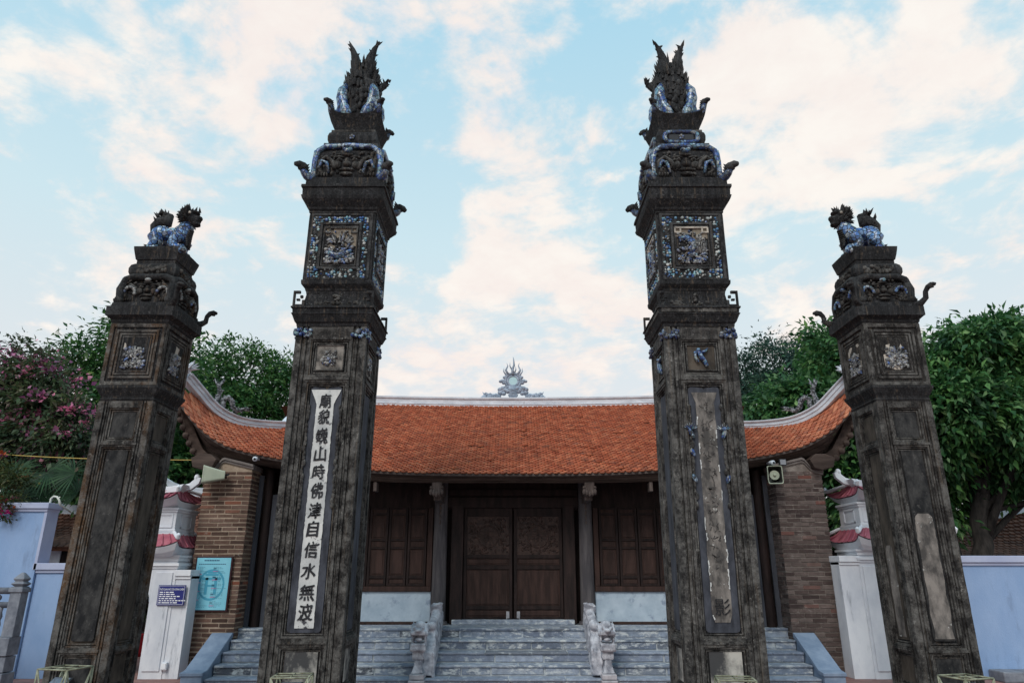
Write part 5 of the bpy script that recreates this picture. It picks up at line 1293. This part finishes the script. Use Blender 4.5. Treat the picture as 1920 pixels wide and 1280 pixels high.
        zD0, zD1 = zl(334, .57), zl(277, .45)
        cap = stack('dragon_capital', [(zD0 - .01, .50), (zD0 + .1, .52), ((zD0 + zD1) / 2, .52), (zD1 - .12, .50), (zD1 - .03, .46), (zD1, .42)], K, jit=.012, cut=.08)
        for k in (0, 1, 3):
            h = zD1 - zD0
            band(k, [(-.56, zD0 + .05), (-.50, zD0 + .10), (-.50, zD0 + h * .55), (-.46, zD0 + h * .85), (-.36, zD1 - .02), (0, zD1), (.36, zD1 - .02), (.46, zD0 + h * .85), (.50, zD0 + h * .55), (.50, zD0 + .10), (.56, zD0 + .05)], .045, cap, M['mosaic'], .50)
            m_ = mask(k, zD0 + h * .48, .525, .95, cap, S)
            mb = MB(); mb.ell(face(k, 0, .56, zD0 + h * .80), (.06, .04, .035) if k == 0 else (.04, .06, .035)); mb.ell(face(k, -.04, .56, zD0 + h * .83), (.04, .035, .03)); mb.ell(face(k, .04, .56, zD0 + h * .83), (.04, .035, .03))
            mb.build('mask_inlay', M['mosaic_fine'], m_, smooth=True)
            for a in (-1, 1):
                mb = MB(); mb.tube([face(k, a * .26, .555, zD0 + .10), face(k, a * .30, .56, zD0 + h * .45), face(k, a * .37, .56, zD0 + h * .5), face(k, a * .42, .555, zD0 + h * .3)], [.02, .03, .03, .02], 7); mb.build('claw_inlay', M['mosaic_fine'], m_, smooth=True)
        corner_head(zD0 + .0, .47, 1.1, cap, .17, .10)
        zE0, zE1 = zl(271, .4), zl(243, .38)
        stack('upper_slab', [(zD1 - .01, .40), (zD1, .42), (zE0 + .01, .42), (zE0 + .012, .36)], K)
        zm = (zE0 + zE1) / 2; hh = (zE1 - zE0) / 2
        cu = stack('cushion', [(zE0 - .01, .32)] + [(zm + hh * math.sin(R(a)), .31 + .075 * math.cos(R(a))) for a in (-80, -50, -20, 10, 40, 70, 88)], K, jit=.008)
        for k in (0, 1, 3):
            if s > 0 and k == 0 or k == inner and s > 0:
                band(k, [(.26 * math.copysign(abs(math.cos(R(a))) ** .45, math.cos(R(a))), zm + hh * .66 * math.copysign(abs(math.sin(R(a))) ** .7, math.sin(R(a)))) for a in range(0, 361, 15)], .035, cu, M['mosaic'], .385)
                mb = MB(); mb.box(X(zm) - .19, X(zm) + .19, YC - .39, YC - .37, zm - hh * .35, zm + hh * .35); mb.build('recess_shade_plate', M['black'], cu) if k == 0 else None  # flat black plate paints the shade of a hollow inside the band
            mb = MB()
            for q in range(5): a = R(72 * q + 90); mb.ell(face(k, .028 * math.cos(a), .395, zm + .03 * math.sin(a)), (.02, .016, .02))
            mb.ell(face(k, 0, .40, zm), (.013,) * 3); mb.build('cushion_flower', M['shard_grey'], cu, smooth=True)
        # flared bowl with high corners
        z0, z1 = zE1, zl(213, .40); mb = MB(); nu = 16; rings = []
        for j in range(6):
            v = j / 5; ring = []
            for k in range(4):
                for i in range(nu):
                    u = 2 * i / nu - 1; hwv = .30 + .115 * v ** 1.6; lift = (.17 * v ** 2) * abs(u) ** 5
                    q = face(k, u * hwv, hwv + .03 * v * abs(u) ** 5, z0 + (z1 - z0) * v + lift); ring.append(q)
            rings.append(ring)
        inn = [Vector((X(p.z) + (p.x - X(p.z)) * .82, YC + (p.y - YC) * .82, p.z - .03)) for p in rings[-1]]
        rings.append(inn); mb.rings(rings); bowl = mb.build('flared_bowl', K, t, jitter=.006, cut=.1)
        stack('bowl_foot', [(z0 - .03, .33), (z0 - .015, .345), (z0 + .02, .345), (z0 + .025, .30)], S)
        corner_head(z1 + .06, .36, .8, bowl, .05, .15)
        # --- finial: four phoenixes hanging head down, tails flaring to points
        zt = z1 - .05; fin = MB(); Xf = X(zt); C = lambda a, b, z: Vector((Xf + a, YC + b, zt + z * .93))
        fin.rings([[C(w * math.cos(2 * math.pi * i / 12), w * math.sin(2 * math.pi * i / 12), z) for i in range(12)] for z, w in ((0, .26), (.3, .28), (.6, .28), (.9, .265), (1.1, .225), (1.25, .18), (1.38, .11))])
        for q in range(210):
            a, z = rs(0, 6.28), rs(.55, 1.36); w = .28 - .20 * max(0, (z - .85)) ; p = C(w * math.cos(a), w * math.sin(a), z)
            fin.cone(p, p + Vector((.05 * math.cos(a), .05 * math.sin(a), rs(.07, .16))), rs(.018, .035), 5)
        big = 1
        for ax, ay in ((-1, -1), (1, -1), (-1, 1), (1, 1)):
            low = ay > 0 and ax == -s      # the fourth tail bends low towards the temple axis
            if low: pth = [C(ax * .10, .10, .86), C(ax * .19, .14, .98), C(ax * .27, .17, 1.06), C(ax * .33, .19, 1.14), C(ax * .38, .20, 1.28)]
            else:
                kk = 1.0 if ay < 0 else .86
                pth = [C(ax * .07, ay * .07, .95), C(ax * .09, ay * .09, 1.12), C(ax * .105, ay * .11, 1.30), C(ax * .135, ay * .12, 1.3 + .17 * kk), C(ax * .185, ay * .13, 1.3 + .34 * kk), C(ax * .255, ay * .14, 1.3 + .51 * kk)]
            fin.tube(pth, [.10, .10, .085, .055, .01] if low else [.14, .14, .125, .09, .055, .008], 8, .75)
            for q in range(26):
                i = rs(.2, len(pth) - 1.3); p = pth[int(i)].lerp(pth[int(i) + 1], i % 1); w = (.10 - .018 * i)
                an = rs(0, 6.28); d = Vector((math.cos(an), math.sin(an), rs(.5, 1.4))).normalized(); fin.cone(p + Vector((math.cos(an), math.sin(an), 0)) * w * .7, p + Vector((math.cos(an), math.sin(an), 0)) * w * .8 + d * rs(.05, .10), rs(.02, .036), 5)
        f = fin.build('phoenix_finial', K, t, smooth=False, jitter=.008, cut=.09)
        for ax in (-1, 1):
            for ay in (-1, 1):
                mb = MB()
                for sw in (0, 1):
                    D = (lambda a, b, z: C(ax * a, ay * b, z)) if sw == 0 else (lambda a, b, z: C(ax * b, ay * a, z))
                    mb.tube([D(.12, .27, -.02), D(.14, .285, .10), D(.17, .285, .22), D(.21, .265, .34), D(.25, .265, .48), D(.255, .25, .64), D(.21, .21, .80)], [.06, .085, .085, .065, .085, .08, .035], 10)
                mb.build('phoenix_body', M['mosaic'], f, smooth=True)
        mb = MB()
        for q in range(170):
            a = rs(0, 6.28); p = C(.285 * math.cos(a), .28 * math.sin(a), rs(.0, .85)); mb.ell(p, (rs(.025, .05), rs(.03, .05), rs(.05, .10)), 7, 5)
        mb.build('feather_cluster', M['stone_cap'], f, smooth=True)
        return t, None
    # ---------------- lower pillars with lions
    zA0, zA1 = Zs, zl(722, .42)
    stack('lower_cornice', [(Zs - .01, .35), (Zs + .03, .375), (Zs + .05, .365), (zl(742, .37), .37), (zl(738, .38), .385), (zA1 - .03, .425), (zA1, .425), (zA1 + .005, .39)], K)
    zB0, zB1 = zA1, zl(605, .41)
    box = stack('lantern_box', [(zB0 - .01, .40), (zB0 + .03, .40), (zB0 + .035, .385), (zB1 - .03, .385), (zB1 - .025, .40), (zB1, .40)], S if 'rust' not in stone else K)
    for k in (0, 1, 3):
        mb = MB(); frame(mb, k, .395, zB0 + .01, zB1 - .01, .05, .375, .408); frame(mb, k, .30, zB0 + .11, zB1 - .10, .03, .375, .404); frame(mb, k, .25, zB0 + .16, zB1 - .15, .024, .375, .398); frame(mb, k, .205, zB0 + .20, zB1 - .19, .016, .375, .392)
        mb.build('box_frame', S, box, jitter=.004, cut=.2)
        p = plaque('relief_panel', k, .17, zB0 + .235, zB1 - .22, M['relief_pale'], box, n=.384, rnd_=.05)
        rel = MB()
        for q in range(140):
            u, z = rs(-.15, .15), zB0 + .26 + (zB1 - zB0 - .62) * rr.random() ** 1.2; r_ = rs(.012, .04); rel.ell(face(k, u, .392, z), (r_ * rs(.4, 1.2), .016, r_ * rs(.3, .8)) if k == 0 else (.016, r_ * rs(.4, 1.2), r_ * rs(.3, .8)), 7, 5, Matrix.Rotation(rs(0, 3), 3, 'Y' if k == 0 else 'X'))
        for q in range(14): a = R(rs(20, 160)); c0 = face(k, 0.02, .392, (zB0 + zB1) / 2 - .03); rel.tube([c0, c0.lerp(face(k, .15 * math.cos(a), .394, (zB0 + zB1) / 2 - .03 + .15 * math.sin(a)), 1)], [.012, .005], 5)
        rel.build('relief_carving', M['shard_grey'], p, smooth=True)
    zC1 = zl(573, .475)
    stack('upper_cornice', [(zB1 - .005, .39), (zB1 + .02, .41), (zB1 + .05, .415), (zl(592, .46), .455), (zl(590, .47), .475), (zC1, .475), (zC1 + .005, .44), (zl(566, .43), .43), (zl(566, .43) + .01, .38)], K)
    zD0, zD1 = zl(566, .4), zl(521, .32)
    h = zD1 - zD0
    cap = stack('dragon_capital', [(zD0 - .02, .36), (zD0 + h * .3, .37), (zD0 + h * .7, .35), (zD1, .31)], K, jit=.01, cut=.08)
    for k in (0, 1, 3):
        band(k, [(-.44, zD0 + .02), (-.38, zD0 + .04), (-.40, zD0 + h * .5), (-.33, zD0 + h * .9), (-.22, zD1 + .0), (0, zD1 - .01), (.22, zD1 + .0), (.33, zD0 + h * .9), (.40, zD0 + h * .5), (.38, zD0 + .04), (.44, zD0 + .02)], .055, cap, K, .36)
        m_ = mask(k, zD0 + h * .5, .375, .72, cap, S)
        for a in (-1, 1):
            mb = MB()
            for q in range(9): an = R(20 * q + rs(-5, 5)); mb.ell(face(k, a * .24 + .08 * math.cos(an), .40, zD0 + h * .35 + .09 * math.sin(an)), (.027, .02, .027), 7, 5)
            mb.build('claw_inlay', M['mosaic_fine'] if s > 0 else M['shard_grey'], m_, smooth=True)
        mb = MB(); mb.ell(face(k, 0, .40, zD0 + h * .85), (.05, .03, .03)); mb.build('mask_inlay', M['mosaic_fine'] if s > 0 else M['shard_grey'], m_, smooth=True)
    # curled horns at the corners
    for ax in (-1, 1):
        for ay in (-1, 1):
            d = Vector((ax, ay, 0)).normalized(); o = Vector((X(zC1) + ax * .40, YC + ay * .40, zC1 + .03)); q = lambda a, b: o + d * a + Vector((0, 0, b))
            mb = MB(); mb.tube([q(-.06, .0), q(.08, .02), q(.15, .08), q(.16, .17), q(.20, .23), q(.26, .25)], [.05, .05, .04, .035, .04, .05], 8); mb.ell(q(.26, .255), (.055, .055, .03))
            if not (s < 0 and ax < 0 and ay < 0): mb.build('corner_horn', K, t, smooth=True)
    zE1 = zl(493, .3); zm = (zD1 + zE1) / 2; hh = (zE1 - zD1) / 2
    cu = stack('cushion', [(zD1 - .02, .30)] + [(zm + hh * math.sin(R(a)), .27 + .08 * math.cos(R(a))) for a in (-85, -50, -20, 10, 40, 70, 88)], K, jit=.008)
    for k in (0, 1, 3):
        mb = MB()
        for q in range(20): mb.ell(face(k, -.2 + .021 * q, .345, zm + rs(-.05, .05)), (rs(.024, .04), rs(.024, .03), rs(.03, .045)), 7, 5)
        mb.build('cushion_carving', S, cu, smooth=True)
    zF = zl(463, .31)
    stack('top_slab', [(zE1 - .01, .25), (zE1, .285), (zE1 + .05, .285), (zE1 + .06, .30), (zF - .04, .335), (zF, .34)], K)
    return t, Vector((X(zF), YC, zF))
pillar(-1, True, 'tall black pillar left of the temple door, white strip of black characters on it', 31, 'stone')
pillar(1, True, 'tall black pillar right of the temple door, worn tan strip with its lettering flaked off', 32, 'stone_worn')
_, topL = pillar(-1, False, 'shorter black pillar at the far left with ochre brown stains, lion on top', 33, 'stone_rust')
_, topR = pillar(1, False, 'shorter black pillar at the far right with a tan repair patch, lion on top', 34, 'stone')

# ================================================================== lions on the shorter pillars
def lion(top, d, label, seed):
    """d = +1 faces right, -1 faces left; forequarters step down over the front edge of the slab"""
    t = thing('lion_statue', tuple(top), label, 'lion statue', 'mosaic lions on the shorter pillars'); t.scale = (1.15, 1.15, 1.18); rr = random.Random(seed); rs = lambda a, b: rr.uniform(a, b)
    LS = 1.14; o = Vector(top); q = lambda a, b, z: o + Vector((d * a, b, z)) * 1.0
    mb = MB()
    mb.ell(q(-.14, .04, .31), (.155, .145, .135)); mb.ell(q(.02, .02, .315), (.17, .115, .088)); mb.ell(q(.15, 0, .31), (.125, .12, .14)); mb.ell(q(.20, -.01, .40), (.10, .10, .10))
    for sy in (-1, 1):
        mb.tube([q(-.18, .04 + sy * .11, .26), q(-.13, .04 + sy * .13, .15), q(-.20, .04 + sy * .13, .07), q(-.12, .02 + sy * .13, .03), q(-.06, .01 + sy * .13, .03)], [.10, .085, .06, .05, .045], 10)
    mb.tube([q(.17, .10, .24), q(.13, .11, .12), q(.17, .11, .04), q(.23, .10, .03)], [.085, .065, .05, .05], 10)
    mb.tube([q(.14, -.09, .25), q(.09, -.12, .13), q(.16, -.13, .05), q(.22, -.14, .03)], [.085, .065, .05, .05], 10)
    mb.tube([q(.20, -.12, .06), q(.27, -.2, .03), q(.32, -.26, -.03)], [.05, .045, .05], 8); mb.ell(q(.33, -.28, -.05), (.055, .06, .045))
    body = mb.blob('lion_body', M['mosaic_bright'], t, .013, 3, .002)
    mb = MB()
    cl = MB()
    for sy in (-1, 1):
        for w in range(3): cl.cone(q(-.24, .04 + sy * .12, .10), q(-.31, .04 + sy * .12, .13 - .03 * w), .02, 5)
    for w in range(9): mb.tube([q(.24 + .008 * abs(w - 4), -.07, .34 - w * .027), q(.29 - .006 * w, 0, .35 - w * .027), q(.24, .07, .34 - w * .027)], .014, 6)
    mb.build('chest_ribs', M['stone_cap'], t, smooth=True); cl.build('leg_tufts', M['stone_cap'], body, smooth=True)
    # head, mane
    mb = MB(); hc = q(.205, -.01, .53)
    f = 1.0 if d > 0 else 1.0
    mb.ell(hc, (.125, .12, .115)); mb.ell(q(.30, -.02, .50), (.085, .085, .07)); mb.ell(q(.36, -.02, .53), (.04, .055, .035)); mb.ell(q(.32, -.02, .44), (.07, .07, .03)); mb.ell(q(.245, -.10, .57), (.04, .035, .04)); mb.ell(q(.245, .08, .57), (.04, .035, .04))
    mb.ell(q(.27, -.02, .61), (.09, .09, .035))
    head = mb.blob('lion_head', M['stone_cap'], t, .012, 1, .003)
    mb = MB()
    for w in range(120):
        a, e_ = rs(0, 6.28), rs(-.6, 1.2); v = Vector((-d * abs(math.cos(a) * math.cos(e_)) * .9 + d * .25, math.sin(a) * math.cos(e_), math.sin(e_)))
        p = hc + Vector((v.x * .12, v.y * .12, v.z * .11)); mb.cone(p, p + v.normalized() * rs(.05, .09) + Vector((0, 0, .012)), rs(.016, .028), 5)
    for w in range(9): mb.cone(q(.10 + .028 * w, rs(-.05, .03), .62 + .02 * math.sin(w)), q(.09 + .03 * w, rs(-.05, .03), .70 + rs(0, .02)), .022, 5)
    mb.build('mane', M['stone_cap'], head)
    mb = MB(); mb.ell(q(.265, -.125, .57), (.02, .016, .02)); mb.ell(q(.265, .105, .57), (.02, .016, .02)); mb.build('eyes', M['relief_pale'], head, smooth=True)
    # curled tail over the back
    mb = MB(); mb.tube([q(-.26, .05, .34), q(-.27, .06, .44), q(-.20, .05, .50), q(-.11, .04, .52), q(-.10, .04, .58), q(-.18, .04, .64)], [.05, .07, .085, .09, .075, .03], 9)
    for w in range(40):
        a = rs(0, 6.28); c = q(-.16 + .08 * math.cos(a), .04 + rs(-.06, .06), .53 + .08 * math.sin(a)); mb.cone(c, c + Vector((-d * rs(-.02, .06), rs(-.03, .03), rs(.05, .09))), .024, 5)
    mb.cone(q(-.19, .04, .62), q(-.24, .04, .68), .03, 5)
    mb.build('tail', M['stone_cap'], t, smooth=True)
lion(topL, 1, 'blue mosaic lion on the far left pillar, facing right', 41)
lion(topR, -1, 'blue mosaic lion on the far right pillar, facing left', 42)

# ================================================================== caged spotlights in front of the pillars
def cage(px0, px1, py, label, first=None, rz_=0):
    Y = 8.85; c = P((px0 + px1) / 2, py, Y); zt_ = c.z
    t = thing('caged_spotlight', (c.x, Y, 0), label, 'spotlight', 'caged spotlights at the pillar feet')
    h = .205; Rm = Matrix.Rotation(rz_, 3, 'Z'); q = lambda a, b, z: Vector((c.x, Y, 0)) + Rm @ Vector((a * h, b * h * .9, z))
    mb = MB(); cs = [(-1, -1), (1, -1), (1, 1), (-1, 1)]; r = .0105; z0 = .06
    for i in range(4):
        a, b = cs[i], cs[(i + 1) % 4]; m_ = ((a[0] + b[0]) / 2, (a[1] + b[1]) / 2)
        mb.tube([q(*a, zt_), q(*b, zt_)], r, 6); mb.tube([q(*a, z0), q(*b, z0)], r, 6); mb.tube([q(*a, z0), q(*a, zt_)], r, 6)
        mb.tube([q(*a, zt_), q(*m_, z0)], r * .9, 6); mb.tube([q(*b, zt_), q(*m_, z0)], r * .9, 6)
    mb.tube([q(-1, 0, zt_), q(1, 0, zt_)], r * .8, 6); mb.tube([q(0, -1, zt_), q(0, 1, zt_)], r * .8, 6)
    mb.build('wire_cage', M['cage'], t, smooth=True)
    mb = MB(); rot = Rm @ Matrix.Rotation(R(35), 3, 'X'); mb.cbox(q(0, 0, zt_ * .62), (.26, .16, .22), rot)
    for k in range(4): mb.cbox(q(-.45 + .3 * k, .62, zt_ * .55), (.012, .1, .16), rot)
    mb.build('lamp_housing', M['black'], t, bevel=.012)
    mb = MB(); mb.cbox(q(0, 0, zt_ * .62) + rot @ Vector((0, 0, .112)), (.22, .13, .006), rot); mb.build('lamp_glass', M['glass'], t)
    MB().box(c.x - .25, c.x + .25, Y - .23, Y + .23, 0, .07).build('base_block', M['rail_stone'], t, bevel=.01)
cage(90, 157, 1251, 'caged spotlight at the foot of the far left pillar', rz_=R(-14))
cage(520, 577, 1266, 'caged spotlight at the foot of the pillar with white lettering', rz_=R(6))
cage(1350, 1406, 1271, 'caged spotlight at the foot of the pillar with flaked lettering', rz_=R(-8))
cage(1776, 1844, 1268, 'caged spotlight at the foot of the far right pillar', rz_=R(16))

# ================================================================== plants and trees
def shrub(name, label, cat, base, blobs, n, per, spread, size, seed, leaf, flowers=(), **kw):
    t = thing(name, base, label, cat); o, cs = crown('foliage', M[leaf], t, blobs, n, per, spread, size, seed, **kw)
    mb = MB(); limbs(mb, base, Vector(base).lerp(Vector(blobs[0][:3]), .6), cs, .05, 14, seed); mb.build('stem', M['bark'], t, smooth=True)
    for nm, mt, fn, fper, fsp, fs, sd in flowers: crown(nm, M[mt], t, blobs, fn, fper, fsp, fs, sd, shell=.93, droop=.1, aspect=.8)
    return t
def B(px, py, Y, rx, rz_, ry=None):
    c = P(px, py, Y); k = Y / F; return (c.x, Y, c.z, rx * k, (ry or rx) * k * .8, rz_ * k)
# bougainvillea over the left wall
shrub('bougainvillea', 'large bougainvillea bush with magenta flowers at the far left', 'bush', (-10.6, 15.2, 0),
      [B(35, 745, 15, 75, 75), B(85, 800, 14.6, 70, 70), B(40, 845, 14.8, 80, 70), B(60, 695, 15, 40, 40), B(125, 850, 14.4, 45, 55), B(-60, 780, 15.2, 80, 110), B(28, 672, 15, 26, 34), B(100, 730, 14.8, 40, 40), B(130, 790, 14.4, 34, 60)],
      380, 75, .19, .13, 51, 'leaf_bou', [('blossom', 'magenta', 105, 50, .12, .10, 52)])
# fan palm below it
t = thing('fan_palm', (-10.0, 14.0, 0), 'dark fan palm under the bougainvillea, above the tall lavender wall', 'palm'); rr = random.Random(61); fr_ = MB()
for k in range(26):
    a = rr.uniform(0, 6.28); c = P(rr.uniform(20, 150), rr.uniform(880, 955), 13.6 + rr.uniform(0, .6)); ax_ = Vector((math.cos(a), rr.uniform(-.5, .1), math.sin(a) * .8)).normalized(); sd_ = ax_.cross(Vector((0, -1, .3))).normalized()
    for w in range(15):
        th = R(-75 + 150 * w / 14); d = ax_ * math.cos(th) + sd_ * math.sin(th); L_ = rr.uniform(.45, .62); n_ = d.cross(Vector((0, 1, 0))).normalized() * .017
        fr_.add([c, c + d * L_ * .5 + n_, c + d * L_ - Vector((0, 0, .05)), c + d * L_ * .5 - n_], [(0, 1, 2, 3)])
fr_.build('fronds', M['palm'], t, fix=False)
mb = MB(); mb.tube([(-10, 14, -.1), (-9.95, 14, 1.2), (-10, 14, 2.6)], [.14, .11, .1], 10)
for k in range(10): c = P(rr.uniform(30, 140), rr.uniform(890, 950), 13.8); mb.tube([(-10, 14, 2.4), Vector((-10, 14, 2.7)).lerp(c, .5) + Vector((0, 0, .1)), c], .015, 5)
mb.build('trunk', M['bark'], t, smooth=True)
shrub('flowering_shrub', 'olive shrub with orange and pink flowers spilling over the tall lavender wall', 'shrub', (-9.7, 12.95, 0),
      [B(8, 915, 12.7, 36, 36), B(-30, 890, 12.7, 40, 50), B(22, 945, 12.45, 22, 16), B(2, 960, 12.4, 18, 12)], 60, 60, .10, .075, 63, 'leaf_olive', [('orange_blossom', 'orange', 5, 12, .03, .06, 64), ('pink_blossom', 'pinkflower', 4, 10, .03, .055, 65)])
tree('tall leafy green tree behind the far left pillar', (-11.6, 19.5, 0), (-11.4, 19.5, 3.6), .2, [B(190, 680, 19, 70, 55), B(150, 745, 19, 65, 60), B(250, 640, 19.5, 75, 55), B(215, 770, 18.6, 80, 70), B(300, 720, 19.5, 90, 80), B(120, 690, 19, 35, 26), B(330, 660, 20, 50, 45), B(200, 860, 19, 110, 80)],
     360, 66, .26, .17, 71, 'leaf', group='trees behind the temple court')
tree('round dense green tree above the left end of the roof', (-12.0, 24, 0), (-11.8, 24, 4.2), .3, [B(445, 700, 24, 75, 70), B(500, 735, 24, 70, 70), B(390, 730, 23.6, 70, 70), B(560, 760, 24.4, 80, 80), B(420, 800, 23.5, 110, 80), B(340, 840, 23.2, 90, 100), B(330, 770, 23, 60, 60), B(540, 690, 24.5, 30, 30)],
     430, 75, .30, .17, 72, 'leaf', group='trees behind the temple court')
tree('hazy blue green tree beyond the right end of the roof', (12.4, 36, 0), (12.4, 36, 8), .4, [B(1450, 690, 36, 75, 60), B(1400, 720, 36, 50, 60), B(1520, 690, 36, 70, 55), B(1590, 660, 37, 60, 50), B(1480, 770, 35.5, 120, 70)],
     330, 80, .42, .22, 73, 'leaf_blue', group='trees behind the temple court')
tree('broad leafed tree with drooping branches above the right end of the roof', (11.6, 20, 0), (11.3, 20, 4), .25, [B(1500, 755, 20, 75, 45), B(1440, 785, 20, 55, 30), B(1580, 690, 20, 60, 60), B(1560, 770, 20, 60, 70), B(1550, 640, 20.5, 40, 28), B(1600, 830, 19.6, 55, 90), B(1530, 850, 20.5, 60, 60), B(1620, 930, 19.8, 60, 80)],
     520, 56, .26, .22, 74, 'leaf_big', aspect=.40, group='trees behind the temple court', droop=.5)
t, _ = tree('big broad leafed tree with dark forked trunk beyond the right blue wall', tuple(P(1828, 1180, 16.2) * 1.0)[:2] + (0,), tuple(P(1842, 925, 16.2)), .22,
     [B(1850, 662, 16, 105, 60), B(1770, 695, 16, 60, 50), B(1920, 690, 16, 90, 80), B(1800, 770, 15.6, 80, 70), B(1900, 790, 15.6, 95, 80), B(1740, 820, 16.2, 55, 80), B(1980, 820, 16, 90, 120), B(1860, 630, 16.4, 75, 26), B(1790, 870, 16.6, 60, 45), B(1890, 880, 16.6, 85, 50), B(1750, 940, 17, 45, 55)],
     1150, 52, .23, .20, 75, 'leaf_big', n_limb=14, aspect=.40, group='trees behind the temple court', droop=.45)
mb = MB()
for pts, r_ in (([(1842, 930), (1850, 880), (1885, 850), (1925, 835)], .16), ([(1842, 935), (1815, 880), (1790, 830), (1760, 790)], .13), ([(1846, 900), (1850, 840), (1848, 770)], .14), ([(1800, 1060), (1775, 960), (1758, 900)], .10), ([(1880, 855), (1900, 800)], .09)):
    n_ = len(pts); mb.tube([P(x, y, 16.2 + .1 * i) for i, (x, y) in enumerate(pts)], [r_ * (1 - .22 * i) for i in range(n_)], 8)
mb.build('branch', M['bark'], t, smooth=True)
tree('dark tree filling the gap behind the right white gate', (9.3, 22, 0), (9.3, 22, 2.5), .2, [B(1560, 930, 22, 60, 70), B(1620, 1000, 22, 70, 50), B(1700, 960, 22, 70, 90), B(1780, 1000, 23, 80, 45), B(1900, 985, 23, 90, 40)], 200, 60, .32, .2, 76, 'leaf', group='trees behind the temple court')
tree('dark tree filling the gap behind the left white gate', (-10.2, 21, 0), (-10.2, 21, 2.4), .2, [B(330, 900, 21, 60, 60), B(370, 860, 21, 50, 60), B(260, 930, 21, 70, 50), B(120, 940, 21, 70, 30)], 170, 60, .3, .2, 77, 'leaf', group='trees behind the temple court')
# through the left archway
t = shrub('flower_pot_plant', 'pink flowering pot plant seen through the left archway', 'plant', (-8.0, 16.2, 0), [(-8.0, 16.2, 1.35, .5, .4, .35), (-7.8, 16.2, .9, .4, .3, .3)], 30, 26, .12, .09, 81, 'leaf_bou', [('pink_blossom', 'pinkflower', 22, 22, .1, .09, 82)])
t = thing('red_plastic_pot', (-7.75, 15.8, 0), 'red plastic pot standing behind the left archway', 'pot'); mb = MB(); mb.tube([(-7.75, 15.8, 0), (-7.75, 15.8, .1), (-7.75, 15.8, .42), (-7.75, 15.8, .45)], [.16, .18, .24, .26], 16); mb.build('pot_body', M['red_cloth'], t, smooth=True); MB().tube([(-7.75, 15.8, .445), (-7.75, 15.8, .46)], .23, 16).build('pot_soil', M['bark'], t)
t = thing('court_wall', (-8.6, 17, 0), 'pale plastered wall seen through the left archway', 'wall'); MB().box(-10.5, -6.9, 16.9, 17.05, 0, 1.6).build('wall_body', M['white_dirty'], t); MB().box(-10.55, -6.85, 16.86, 17.09, 1.6, 1.68).build('wall_cap', M['white'], t)
# far wood closing the horizon
rng = np.random.default_rng(91); t = None
far = []
for k in range(70):
    x = -95 + 190 * k / 69; far.append((x, 78 + rng.uniform(-6, 6), 2.2 + rng.uniform(0, 1.5), 3.2, 3, 2.6 + rng.uniform(0, 1.5)))
o_ = bpy.data.objects.new('far_wood', None); ORG[o_] = Vector((0, 0, 0))
c, cs = crown('far_wood', M['leaf_far'], o_, far, 700, 26, 1.0, .9, 92); c.parent = None; bpy.data.objects.remove(o_)
tag(c, 'distant line of trees along the horizon', 'woodland', kind='stuff')
